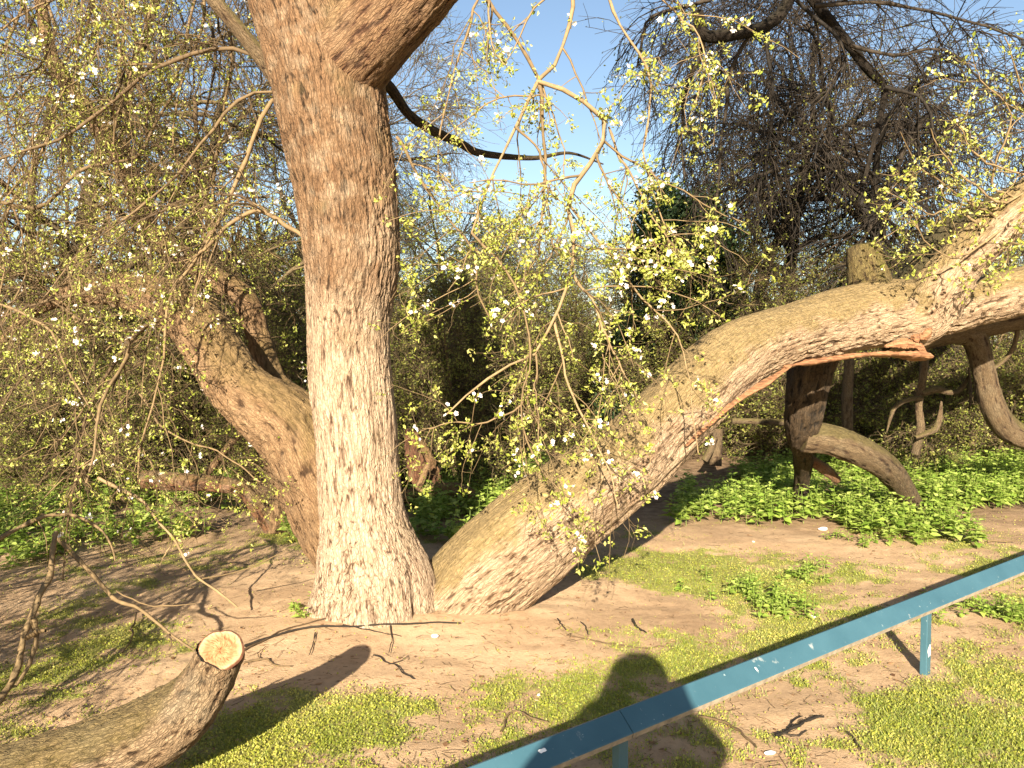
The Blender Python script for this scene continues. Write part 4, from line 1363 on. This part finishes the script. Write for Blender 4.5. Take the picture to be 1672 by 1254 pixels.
def heart_leaves(rg, p, d, size, tilt=.25):
    """broad nettle leaves, 5 verts / 4 tris"""
    Nn = len(p)
    d = unit(d)
    w = unit(np.cross(d, np.array([0, 0, 1.0]) + rg.normal(size=(Nn, 3)) * tilt))
    nn = np.cross(w, d)
    s = size[:, None]
    v = np.stack([p, p + d * s * .35 + w * s * .36 + nn * s * .06, p + d * s - nn * s * .22, p + d * s * .35 - w * s * .36 + nn * s * .06, p + d * s * .45 - nn * s * .05], 1)
    i = np.arange(Nn)[:, None] * 5
    T = np.concatenate([i + np.array(q) for q in ((0, 1, 4), (1, 2, 4), (2, 3, 4), (3, 0, 4))], 1).reshape(-1, 3)
    return v.reshape(-1, 3), T, np.repeat(rg.random(Nn), 5)


def nettle_plants(rg, xy, hmin, hmax, leaf):
    n = len(xy)
    z = gz(xy[:, 0], xy[:, 1])
    h = rg.uniform(hmin, hmax, n)
    ps, ds, ss = [], [], []
    leanv = rg.normal(size=(n, 2)) * .12
    st = Bundle()
    L = np.stack([np.column_stack([xy, z - .02]), np.column_stack([xy + leanv * h[:, None] * .5, z + h * .5]), np.column_stack([xy + leanv * h[:, None], z + h])], 1)
    st.add(L, np.full(n, .0022), np.full(n, .0015), 3, rg)
    for lev in range(5):
        f = .25 + .19 * lev
        a0 = rg.uniform(0, 2 * np.pi, n)
        for k in range(4):
            a = a0 + k * np.pi / 2 + rg.normal(0, .25, n)
            p = np.column_stack([xy + leanv * (h * f)[:, None], z + h * f])
            d = np.column_stack([np.cos(a), np.sin(a), np.full(n, .15 if lev < 4 else .5) + rg.normal(0, .2, n)])
            m = rg.random(n) < .85
            ps.append((p + d * .012)[m])
            ds.append(d[m])
            ss.append((leaf * (1.05 - .13 * lev) * rg.uniform(.7, 1.25, n))[m])
    v, T, a = heart_leaves(rg, np.vstack(ps), np.vstack(ds), np.concatenate(ss))
    sv, sq = np.vstack(st.V), np.vstack(st.Q)
    return mesh_np('nettles', np.vstack([v, sv]), [T, sq + len(v)], M['leaf_nettle'], dict(rnd=np.concatenate([a, np.full(len(sv), .2)])), smooth=False)


dens = [90, 90, 70, 35, 45, 70, 45, 80]
NL = ['sunlit nettle bed behind the leaning trunk shadow', 'sunlit nettle bed in front of the curved limb end', 'broad nettle bed at the right edge beyond the rail',
      'shaded nettles behind the leaning trunk by the bare path', 'half-shaded nettles under the curved limb', 'nettles between the upright and the leaning trunk',
      'shaded nettles under the drooping left crown', 'small nettle clump at the left foot of the upright trunk']
for i, poly in enumerate(PATCHW):
    lo, hi = poly.min(0), poly.max(0)
    n = int((hi - lo).prod() * dens[i])
    xy = rg.uniform(lo, hi, (n, 2))
    nz_ = fbm(np.column_stack([xy * 1.3, xy[:, 0] * 0]), 400, 2)
    xy = xy[inpoly(xy + rg.normal(size=xy.shape) * .06, poly) & (nz_ > -.42)]
    o = ob('nettles', nettle_plants(rg, xy, .12, .30, .085), kind='stuff')
    tag(o, NL[i], 'nettles')

# single low plants on the sunny lawn
LP = [((500, 1012), 5, .07, 'tiny weed at the left root of the upright trunk'),
      ((1262, 985), 34, .16, 'bushy low weed clump on the grass behind the rail'), ((1208, 962), 14, .12, 'small weed just left of the bushy clump behind the rail'),
      ((1330, 940), 12, .10, 'flat weed patch between the bushy clump and the nettle bed'), ((1650, 1010), 20, .16, 'dark green weed clump at the right edge under the rail'),
      ((1560, 1000), 10, .10, 'low weeds in the grass under the rail next to the post'), ((1385, 885), 8, .10, 'small weed in front of the nettle bed beside white litter')]
for (pp, n, h, lab) in LP:
    c = G(*pp)
    xy = c[:2] + rg.normal(size=(n, 2)) * np.array([.10, .12])
    o = ob('weed_clump', nettle_plants(rg, xy, h * .5, h, .045), kind='stuff')
    tag(o, lab, 'weed')

# low creeping leaves and grass on the soil, one mass each
n = 900000
d = 1 / rg.uniform(1 / 8.2, 1 / 2.1, n)
x = (rg.uniform(-60, 1740, n) - 836) / FPX * d
y = d * 1.0
g = green_mask(x, y)
keep = rg.random(n) < g ** 1.2 * .52 + .004
x, y = x[keep], y[keep]
pp = np.column_stack([x, y, gz(x, y) + rg.uniform(.002, .014, len(x))])
v, T, a = leaf_clusters(rg, pp, 1, .0075, spread=.2, updir=.75, wide=.8)
pn = np.repeat(fbm(np.column_stack([x * 2.2, y * 2.2, x * 0]), 91, 3), 4)
a = np.clip(a * .65 + .2 + .55 * pn, 0, 1)
tag(ob('ground_leaves', mesh_np('ground_leaves', v, [T], M['leaf_low'], dict(rnd=a), smooth=False), kind='stuff'), 'tiny yellow-green leaves creeping in patches over the bare soil', 'ground cover')


def blades(rg, p, hmin, hmax, w):
    n = len(p)
    h = rg.uniform(hmin, hmax, n)[:, None]
    a = rg.uniform(0, 2 * np.pi, n)
    s = np.column_stack([np.cos(a), np.sin(a), a * 0]) * w
    lean_ = np.column_stack([rg.normal(size=(n, 2)) * .5, np.ones(n)])
    lean_ = unit(lean_)
    mid = p + lean_ * h * .55
    tip = p + lean_ * h + np.column_stack([lean_[:, :2] * h * .5, -np.abs(rg.normal(0, .12, n))[:, None] * h])
    v = np.stack([p - s, p + s, mid + s * .7, mid - s * .7, tip], 1).reshape(-1, 3)
    i = np.arange(n)[:, None] * 5
    return v, (i + np.array([0, 1, 2, 3])), (i + np.array([3, 2, 4])), np.repeat(rg.random(n), 5)


n = 380000
d = 1 / rg.uniform(1 / 8.0, 1 / 2.1, n)
x = (rg.uniform(-60, 1740, n) - 836) / FPX * d
y = d
px_, py_, _ = proj(np.column_stack([x, y, x * 0]))
zone = np.clip((px_ - 700) / 400, .25, 1) * np.clip((py_ - 850) / 60, .1, 1)
keep = rg.random(n) < green_mask(x, y) * zone * .75
x, y = x[keep], y[keep]
v, q4, t3, a = blades(rg, np.column_stack([x, y, gz(x, y)]), 0.012, .042, .0012)
tag(ob('grass', mesh_np('grass', v, [q4, t3], M['grass'], dict(rnd=a)), kind='stuff'), 'short thin grass growing through the soil around the rail', 'grass')

# dry leaves and crumbs scattered over the soil
n = 2600
d = 1 / rg.uniform(1 / 9.5, 1 / 2.1, n)
x = (rg.uniform(-60, 1740, n) - 836) / FPX * d
pp = np.column_stack([x, d, gz(x, d) + .006])
v, T, a = leaf_clusters(rg, pp, 1, .026, spread=.1, updir=.0, wide=.6)
v[:, 2] = np.repeat(pp[:, 2], 4) + (v[:, 2] - np.repeat(pp[:, 2], 4)) * .25
tag(ob('dry_leaves', mesh_np('dry_leaves', v, [T], M['leaf_dry'], dict(rnd=a), smooth=False), kind='stuff'), 'scattered brown dry leaf scraps lying on the soil', 'leaf litter')

# crumbs of soil and broken bits of twig
n = 4500
d = 1 / rg.uniform(1 / 7.5, 1 / 2.1, n)
x = (rg.uniform(-60, 1740, n) - 836) / FPX * d
a = rg.uniform(0, np.pi, n)
ln = np.exp(rg.normal(-4.1, .6, n))
c = np.column_stack([x, d, gz(x, d) + .006])
dv = np.column_stack([np.cos(a), np.sin(a), rg.normal(0, .12, n)]) * ln[:, None]
tb = Bundle()
tb.add(np.stack([c - dv, c + dv * .1 + rg.normal(size=(n, 3)) * .15 * ln[:, None] * np.array([1, 1, .2]), c + dv], 1), np.full(n, .0014), np.full(n, .0009), 3, rg)
tag(ob('twig_litter', tb.mesh('twig_litter', M['twig_left']), kind='stuff'), 'broken twig bits and straw strewn thinly over the soil', 'twig litter')

# ------------------------------------------------------------------ sticks on the ground and in the lower left
def stick(name, label, cat, pts, w0, w1, mat, subs=(), z=.006, group=None, depth=None):
    if depth is None:
        W = np.array([G(*p) for p in pts])
        W[:, 2] = gz(W[:, 0], W[:, 1]) + z + (np.array([p[2] if len(p) > 2 else 0 for p in pts]) if any(len(p) > 2 for p in pts) else 0)
    else:
        W = np.array([P(p[0], p[1], d_) for p, d_ in zip(pts, depth)])
    dm = np.linalg.norm(W.mean(0) - C0)
    root = rooted(name, label, cat, W[0], group)
    rr = np.random.default_rng(abs(hash(label)) % 1000 if False else len(label) * 7 + int(pts[0][0]))
    bb = Bundle()
    L = resample(W, 9)
    L[1:-1] += rr.normal(size=(7, 3)) * min(.010, .013 * np.linalg.norm(W[-1] - W[0])) * np.array([1, 1, .4])
    L = resample(L, 30)
    L[1:-1] += rr.normal(size=(28, 3)) * .0007
    bb.add(L[None], np.array([w0 * .38 / FPX * dm]), np.array([w1 * .38 / FPX * dm]), 6, rr)
    st_o = part('stem', bb.mesh('stem', M[mat]), root)
    for s in subs:
        if depth is None:
            S = np.array([G(*p[:2]) for p in s])
            S[:, 2] = gz(S[:, 0], S[:, 1]) + z
        else:
            S = np.array([P(p[0], p[1], p[2]) for p in s])
        b2_ = Bundle()
        l2 = resample(S, 10)
        l2[1:-1] += rr.normal(size=(8, 3)) * .0015
        b2_.add(l2[None], np.array([w1 * .36 / FPX * dm]), np.array([w1 * .2 / FPX * dm]), 5, rr)
        part('side_twig', b2_.mesh('side_twig', M[mat]), root, None, st_o)
    return root


stick('fallen_twig', 'long dark twig lying across the foot of the upright trunk', 'twig', [(400, 1063), (470, 1045), (540, 1040), (640, 1040), (700, 1032), (752, 1032)], 5, 3, 'twig_dark',
      [[(560, 1040), (600, 1045), (655, 1052)], [(637, 1040), (640, 1055), (635, 1078)], [(515, 1048), (512, 1060), (505, 1080)]], z=.012)
stick('fallen_twig', 'pale-ended twig reaching from the sawn limb towards the trunk', 'twig', [(395, 1070), (430, 1055), (470, 1040), (540, 1030)], 4, 2, 'twig_left', z=.012)
stick('fallen_twig', 'forked twig lying right beside the fresh saw cut', 'twig', [(398, 1090), (430, 1085), (450, 1096), (475, 1098)], 5, 2.5, 'twig_left', [[(425, 1085), (422, 1075), (435, 1065)]], z=.012)
stick('fallen_twig', 'short curved dark twig on bare soil beyond the photographer shadow', 'twig', [(1033, 1013), (1040, 1025), (1055, 1035)], 6, 3, 'twig_dark', z=.012)
stick('fallen_twig', 'thin twig lying just above the head of the shadow', 'twig', [(925, 1045), (980, 1055), (1040, 1060), (1100, 1055)], 3, 2, 'twig_left', [[(925, 1045), (932, 1042), (930, 1050)]], z=.012)
stick('fallen_twig', 'tiny dark twig left of the curved one on the bare soil', 'twig', [(910, 1018), (918, 1028), (924, 1036)], 3, 2, 'twig_dark', z=.012)
stick('fallen_twig', 'tiny bent twig next to the curved dark one', 'twig', [(948, 1022), (957, 1032), (960, 1043)], 3, 2, 'twig_dark', z=.012)
stick('fallen_twig', 'curved grey-brown stick on the grass in front of the shadow', 'twig', [(818, 1200), (828, 1175), (845, 1167), (870, 1180), (895, 1185)], 5, 3, 'twig_left', z=.015)
stick('fallen_twig', 'dark sticks tangle in the bare hollow right of the shadow', 'twig', [(1265, 1205), (1290, 1195), (1320, 1180), (1345, 1172)], 7, 4, 'twig_dark', [[(1290, 1195), (1295, 1180), (1310, 1172)], [(1275, 1200), (1300, 1205), (1318, 1195)]], z=.015)
stick('fallen_twig', 'flat brown stick below the rail near the white litter', 'twig', [(1140, 1172), (1175, 1180), (1210, 1200), (1235, 1225)], 6, 4, 'twig_left', z=.015)
stick('fallen_twig', 'short dark stick on grass at the bottom right of the shadow', 'twig', [(1383, 1200), (1395, 1212), (1405, 1228)], 4, 3, 'twig_dark', z=.015)
stick('fallen_twig', 'straw-coloured stalk lying before the nettle bed', 'twig', [(1612, 888), (1635, 888), (1660, 889)], 3, 2, 'twig_near', z=.02)
stick('fallen_twig', 'thin dark twig on the soil between saw cut shadow and grass', 'twig', [(610, 1080), (640, 1095), (660, 1110), (676, 1118)], 3, 2, 'twig_dark', [[(640, 1095), (655, 1090), (668, 1080)]], z=.012)
stick('leaning_branch', 'lichen-spotted pale branch propped slanting at the left edge', 'branch', [(92, 868), (80, 930), (62, 985), (38, 1060), (18, 1110), (-6, 1150)], 10, 12, 'twig_near',
      [[(55, 1010, 3.6), (60, 1045, 3.6), (45, 1090, 3.55), (25, 1120, 3.5)], [(45, 1040, 3.6), (60, 1032, 3.55), (75, 1030, 3.5)]], depth=[4.0, 3.9, 3.75, 3.6, 3.5, 3.4])
stick('drooping_branch', 'dark branch sloping from the left tangle down to the sawn limb', 'branch', [(88, 872), (130, 910), (170, 955), (200, 985), (235, 1000), (275, 1035), (318, 1062)], 11, 4, 'twig_left',
      [[(190, 965, 4.0), (230, 985, 3.95), (260, 990, 3.9), (320, 985, 3.9)], [(275, 1035, 3.9), (280, 1050, 3.9), (276, 1062, 3.9)]], depth=[4.2, 4.15, 4.1, 4.0, 3.95, 3.9, 3.85])
stick('drooping_branch', 'long thin bare branch curving down to the soil left of the trunk', 'branch', [(160, 780), (200, 800), (240, 825), (262, 862), (290, 900), (330, 945), (388, 992)], 7, 4, 'twig_near',
      [[(330, 945, 4.6), (400, 930, 4.7), (465, 900, 4.8)], [(280, 890, 4.6), (270, 905, 4.6), (260, 925, 4.6)]], depth=[4.6, 4.6, 4.6, 4.6, 4.62, 4.65, 4.7])
stick('drooping_branch', 'pale arched branch at the left edge above the lichen-spotted one', 'branch', [(-30, 895), (20, 868), (60, 845), (95, 840), (140, 850), (175, 880), (188, 915)], 10, 3, 'twig_near',
      [[(60, 845, 4.1), (75, 880, 4.1), (78, 930, 4.1)]], depth=[4.0, 4.05, 4.1, 4.15, 4.2, 4.2, 4.2])
stick('fallen_twig', 'stick standing crooked among litter left of the sawn limb', 'twig', [(222, 1012), (215, 1040), (205, 1070), (200, 1078)], 4, 3, 'twig_left', z=.03)
stick('fallen_twig', 'reddish stick lying along the top of the sawn limb', 'twig', [(208, 1160), (250, 1153), (275, 1130), (300, 1110)], 7, 4, 'twig_near', depth=[3.0, 3.0, 3.0, 3.0])

# ------------------------------------------------------------------ litter
def pebble(name, label, cat, px, py, w, d, h, col, rot=0, crumple=.12):
    rr = np.random.default_rng(int(px))
    c = G(px, py)
    dm = np.linalg.norm(c - C0)
    n1, n2 = 14, 9
    V = []
    for j in range(n2 + 1):
        f = np.pi * j / n2
        for i in range(n1):
            a = 2 * np.pi * i / n1
            s = 1 + crumple * rr.normal()
            xx, yy = math.sin(f) * math.cos(a) * w / 2 * s, math.sin(f) * math.sin(a) * d / 2 * s
            V.append((xx * math.cos(rot) - yy * math.sin(rot), xx * math.sin(rot) + yy * math.cos(rot), (math.cos(f) + .75) * h / 2))
    idx = np.arange((n2 + 1) * n1).reshape(n2 + 1, n1)
    a_, b_ = idx[:-1], idx[1:]
    Q = np.stack([a_, b_, np.roll(b_, -1, 1), np.roll(a_, -1, 1)], -1).reshape(-1, 4)
    o = ob(name, mesh_np(name, np.array(V), [Q], col))
    o.location = (c[0], c[1], float(gz(c[0], c[1])) + .003)
    return tag(o, label, cat)


M['white'] = mat_plain('white_paper', (.80, .78, .76), .7, .08)
M['stone'] = mat_plain('pale_stone', (.66, .58, .48), .85, .2)
pebble('pebble', 'round white pebble on the soil before the upright trunk', 'pebble', 710, 1050, .042, .03, .018, M['white'], 0, .04)
pebble('paper_scrap', 'crumpled white scrap before the nettle bed', 'litter', 1344, 866, .085, .04, .03, M['white'], .1, .16)
pebble('paper_scrap', 'small white scrap on the soil below the rail', 'litter', 1257, 1231, .045, .02, .015, M['white'], .2, .16)
for k, (px, py, w, lab) in enumerate([(1328, 1003, .05, 'pale stone flake in the grass right behind the rail'), (880, 1135, .026, 'pale pebble in grass in front of the shadow'),
                                      (1230, 886, .03, 'pale pebble on bare soil below the sunlit nettles')]):
    pebble('pebble', lab, 'pebble', px, py, w, w * .7, w * .4, M['stone'], k, .08)

# ------------------------------------------------------------------ the blue knee rail
def mat_paint(name='blue_paint'):
    m, nt, out = new_mat(name)
    v = objvec(nt)
    n1 = tex(nt, 4, 4, v)
    col = ramp(nt, n1.outputs[0], [(.3, (.03, .082, .11)), (.7, (.046, .112, .145))])
    n2 = tex(nt, 11, 5, v, .6)
    fac = ramp(nt, n2.outputs[0], [(.665, (0, 0, 0)), (.72, (.7, .7, .7))])
    col = mixc(nt, fac, col, (.30, .32, .31))
    n3 = tex(nt, 60, 3, v)
    fac = ramp(nt, n3.outputs[0], [(.70, (0, 0, 0)), (.74, (.7, .7, .7))])
    col = mixc(nt, fac, col, (.30, .36, .36))
    bs = N(nt, 'ShaderNodeBsdfPrincipled', i_Roughness=.45)
    nt.links.new(col, bs.inputs['Base Color'])
    bp = N(nt, 'ShaderNodeBump', i_Strength=.25, i_Distance=.002)
    nt.links.new(n3.outputs[0], bp.inputs['Height'])
    nt.links.new(bp.outputs[0], bs.inputs['Normal'])
    nt.links.new(bs.outputs[0], out.inputs[0])
    return m


M['blue'] = mat_paint()
M['under'] = mat_plain('weathered_edge', (.27, .22, .16), .8, .2)
zr = .34
a_pt, b_pt = G(1510, 982, zr), G(1010, 1180, zr)
dirv = unit(a_pt - b_pt)
side = np.array([dirv[1], -dirv[0], 0])           # towards the camera / right
if side[1] > 0:
    side = -side
rail = rooted('knee_rail', 'low blue painted knee rail running diagonally across the grass', 'rail', np.array([b_pt[0], b_pt[1], 0]))
SECT = [(.76 * u_, .76 * w_) for u_, w_ in [(-.030, .038), (-.038, .030), (-.038, -.022), (-.005, -.066), (.022, -.068), (.053, -.058), (.061, -.033), (.058, -.028), (-.020, .040)]]
rl = 3.3 * 2


def section_sweep(p0, p1, sect, mats, chips=0):
    n = 2
    V, Q, mi = [], [], []
    for p in (p0, p1):
        for (s_, z_) in sect:
            V.append(p + side * s_ + np.array([0, 0, z_]))
    k = len(sect)
    for i in range(k):
        Q.append((i, (i + 1) % k, k + (i + 1) % k, k + i))
        z0, z1 = sect[i][1], sect[(i + 1) % k][1]
        mi.append(1 if max(z0, z1) < -.024 else 0)
    me = mesh_np('rail_bar', np.array(V), [np.array(Q)], mats, smooth=False, matidx=mi)
    return me


seam = b_pt + dirv * (.02)
for p0, p1 in ((b_pt - dirv * 3.2, seam - dirv * .0012), (seam + dirv * .0012, b_pt + dirv * 5.5)):
    me = section_sweep(p0, p1, SECT, [M['blue'], M['under']])
    bar_o = part('rail_bar', me, rail)
PW = .021
for k, base_p in enumerate((b_pt, a_pt, a_pt + (a_pt - b_pt), b_pt - (a_pt - b_pt))):
    V, Q = [], []
    for z in (-.25, zr - .045):
        for sx, sy in ((-1, -1), (1, -1), (1, 1), (-1, 1)):
            V.append(np.array([base_p[0], base_p[1], z]) + dirv * sx * PW + side * sy * PW * .8 + side * .008)
    Q = [(0, 1, 5, 4), (1, 2, 6, 5), (2, 3, 7, 6), (3, 0, 4, 7), (4, 5, 6, 7), (3, 2, 1, 0)]
    po = part('post', mesh_np('post', np.array(V), [np.array(Q)], M['blue'], smooth=False), rail)
    if k == 1:
        post_o = po
    bv = po.modifiers.new('bevel', 'BEVEL')
    bv.width, bv.segments = .003, 2
# scuffed white paint at the foot of the post behind the shadow
rgc = np.random.default_rng(8)


def chip(center, ex, ey, nrm, w, h, seed, parent_root, par, name='paint_chip'):
    r_ = np.random.default_rng(seed)
    n = 12
    V = [center + nrm * .0016]
    for i in range(n):
        a = 2 * np.pi * i / n
        s = r_.uniform(.6, 1.15)
        V.append(center + ex * math.cos(a) * w * s + ey * math.sin(a) * h * s + nrm * .0015)
    T = [(0, 1 + i, 1 + (i + 1) % n) for i in range(n)]
    return part(name, mesh_np(name, np.array(V), [np.array(T)], M['white'], smooth=False), parent_root, None, par)


pf = np.array([a_pt[0], a_pt[1], .105]) + side * (PW * .8 + .008)
chip(pf, dirv, np.array([0, 0, 1.0]), side, .019, .034, 3, rail, post_o)
nrm = unit(np.cross(dirv, side * .081 + np.array([0, 0, -.070])))
if nrm[2] < 0:
    nrm = -nrm
fe = unit(side * .081 + np.array([0, 0, -.070]))
fc = side * .0150 + np.array([0, 0, .0045])
for t_, w_, h_, off in ((-.33, .018, .007, -.01), (.72, .005, .010, .0)):
    chip(b_pt + dirv * t_ + fc + fe * off, dirv, fe, nrm, w_, h_, int(t_ * 100) + 200, rail, bar_o)

# ------------------------------------------------------------------ the photographer (behind the lens; the shadow on the grass and rail is theirs)
person = thing('person', 'hooded person holding a camera up, whose dark shadow falls across the blue rail', 'person', None, (0, -.22, 0))


def skin_body(name, nodes, edges, mat, root, sub=2, parent=None):
    me = bpy.data.meshes.new(name)
    keys = list(nodes)
    me.from_pydata([nodes[k][0] for k in keys], [(keys.index(a), keys.index(b)) for a, b in edges], [])
    o = ob(name, me, root)
    o.modifiers.new('skin', 'SKIN')
    sv = me.skin_vertices[0].data
    for i, k in enumerate(keys):
        r_ = nodes[k][1]
        sv[i].radius = r_ if isinstance(r_, tuple) else (r_, r_)
        sv[i].use_root = (i == 0)
    ss = o.modifiers.new('sub', 'SUBSURF')
    ss.levels = ss.render_levels = sub
    me.materials.append(mat)
    return o


M['jacket'] = mat_plain('jacket_cloth', (.05, .06, .09), .85, .2, 60, .3)
M['skin'] = mat_plain('skin', (.52, .32, .24), .55, .06)
M['hair'] = mat_plain('hair', (.06, .04, .025), .6, .3, 80, .4)
M['camera_body'] = mat_plain('camera_plastic', (.03, .03, .035), .4, .1)
B = dict(pelvis=((0, 0, .93), (.22, .14)), waist=((0, 0, 1.08), (.25, .14)), chest=((0, 0, 1.26), (.31, .15)), neck0=((0, .0, 1.42), (.12, .085)), neck=((0, .02, 1.50), (.085, .07)))
E = [('pelvis', 'waist'), ('waist', 'chest'), ('chest', 'neck0'), ('neck0', 'neck')]
for s, n_ in ((-1, 'l'), (1, 'r')):
    B.update({f'hip{n_}': ((s * .10, 0, .88), (.095, .10)), f'knee{n_}': ((s * .11, .02, .50), (.062, .065)), f'ankle{n_}': ((s * .115, -.02, .10), (.045, .05)), f'toe{n_}': ((s * .13, .16, .04), (.045, .035)),
              f'sh{n_}': ((s * .19, 0, 1.43), (.09, .08)), f'el{n_}': ((s * .30, .06, 1.28), (.085, .075)), f'wr{n_}': ((s * .15, .125, 1.47), (.05, .04))})
    E += [('pelvis', f'hip{n_}'), (f'hip{n_}', f'knee{n_}'), (f'knee{n_}', f'ankle{n_}'), (f'ankle{n_}', f'toe{n_}'), ('neck0', f'sh{n_}'), (f'sh{n_}', f'el{n_}'), (f'el{n_}', f'wr{n_}')]
skin_body('body', B, E, M['jacket'], person)
# head with face
n1, n2 = 28, 22
V = []
for j in range(n2 + 1):
    f = np.pi * j / n2
    for i in range(n1):
        a = 2 * np.pi * i / n1
        x_, y_, z_ = math.sin(f) * math.cos(a) * .075, math.sin(f) * math.sin(a) * .095, math.cos(f) * .118
        if z_ < 0:
            x_ *= 1 + z_ * 2.2
            y_ = y_ * (1 + z_ * 1.4) + .01
        if y_ > .04:                       # face: nose, eye sockets, mouth
            y_ += .024 * math.exp(-((x_) / .013) ** 2 - ((z_ + .015) / .022) ** 2)
            for sx in (-.03, .03):
                y_ -= .010 * math.exp(-((x_ - sx) / .014) ** 2 - ((z_ - .008) / .012) ** 2)
            y_ += .006 * math.exp(-(x_ / .022) ** 2 - ((z_ + .055) / .010) ** 2)
        x_ += math.copysign(.014, x_) * math.exp(-((abs(x_) - .07) / .012) ** 2 - (y_ / .016) ** 2 - (z_ / .028) ** 2)
        V.append((x_, y_ + .035, z_ + 1.585))
idx = np.arange((n2 + 1) * n1).reshape(n2 + 1, n1)
a_, b_ = idx[:-1], idx[1:]
Qh = np.stack([a_, b_, np.roll(b_, -1, 1), np.roll(a_, -1, 1)], -1).reshape(-1, 4)
ob('head', mesh_np('head', np.array(V), [Qh], M['skin']), person)
Vh = []
for (x_, y_, z_) in V:
    zz, yy = z_ - 1.585, y_ - .035
    k = 1.17 if (zz > .035 or yy < -.015) else .93
    Vh.append((x_ * k * 1.38, yy * k + .028, zz * k + 1.593))
ob('hair', mesh_np('hair', np.array(Vh), [Qh], M['hair']), person)
hv = []
HP = [(1.735, .004), (1.728, .05), (1.70, .095), (1.66, .128), (1.60, .15), (1.54, .172), (1.48, .20), (1.42, .235), (1.37, .245)]
for z_, w_ in HP:
    for i in range(28):
        a_h = 2 * np.pi * i / 28
        yy_ = math.sin(a_h)
        dep = .62 if z_ > 1.5 else .55
        front = .0 if yy_ < .55 or z_ < 1.47 or z_ > 1.69 else -.16 * (yy_ - .55)
        hv.append((math.cos(a_h) * w_, yy_ * w_ * dep + .02 + front, z_ + .01 * math.sin(a_h * 3)))
hi = np.arange(len(hv)).reshape(len(HP), 28)
ob('hood', mesh_np('hood', np.array(hv), [np.stack([hi[:-1], hi[1:], np.roll(hi[1:], -1, 1), np.roll(hi[:-1], -1, 1)], -1).reshape(-1, 4)], M['jacket']), person)
for s in (-1, 1):
    H = dict(palm=((s * .088, .150, 1.485), (.030, .018)), wrist=((s * .13, .128, 1.46), (.027, .022)), mid=((s * .080, .158, 1.515), (.026, .015)))
    Eh = [('palm', 'wrist'), ('palm', 'mid')]
    for q, (dz, ln) in enumerate(((.0, .9), (.014, 1.0), (.028, .95), (.042, .75))):
        b0 = (s * .074, .168, 1.495 + dz)
        b1 = (s * (.074 - .022 * ln), .190, 1.498 + dz)
        b2_ = (s * (.074 - .042 * ln), .190, 1.498 + dz)
        H.update({f'a{q}': (b0, .0085), f'b{q}': (b1, .008), f'c{q}': (b2_, .007)})
        Eh += [('mid', f'a{q}'), (f'a{q}', f'b{q}'), (f'b{q}', f'c{q}')]
    H.update(t0=((s * .070, .140, 1.50), .011), t1=((s * .050, .135, 1.515), .0095), t2=((s * .034, .140, 1.525), .008))
    Eh += [('palm', 't0'), ('t0', 't1'), ('t1', 't2')]
    skin_body('hand', H, Eh, M['skin'], person, 1)
# compact camera just behind the lens position
bm_v = [(sx * .052, .150 + sy * .014, 1.545 + sz * .031) for sx in (-1, 1) for sy in (-1, 1) for sz in (-1, 1)]
cb = ob('compact_camera', mesh_np('compact_camera', np.array(bm_v) + np.array([0, -.22, 0]), [np.array([(0, 1, 3, 2), (4, 6, 7, 5), (0, 4, 5, 1), (2, 3, 7, 6), (0, 2, 6, 4), (1, 5, 7, 3)])], M['camera_body'], smooth=False))
bv = cb.modifiers.new('bevel', 'BEVEL')
bv.width, bv.segments = .006, 3
tag(cb, 'compact camera held before the face of the photographer', 'camera')
th = np.linspace(0, 2 * np.pi, 24, endpoint=False)
V = [(.022 * math.cos(a) * k, yy, .0 + .022 * math.sin(a) * k) for yy, k in ((-.056, 1), (-.035, 1), (-.035, .85), (-.025, .85)) for a in th]
idx = np.arange(96).reshape(4, 24)
Ql = np.stack([idx[:-1], np.roll(idx[:-1], -1, 1), np.roll(idx[1:], -1, 1), idx[1:]], -1).reshape(-1, 4)
ob('lens_barrel', mesh_np('lens_barrel', np.array(V) + np.array([0, 0, 1.55]), [Ql, idx[3][None]], M['camera_body'], smooth=False), cb)
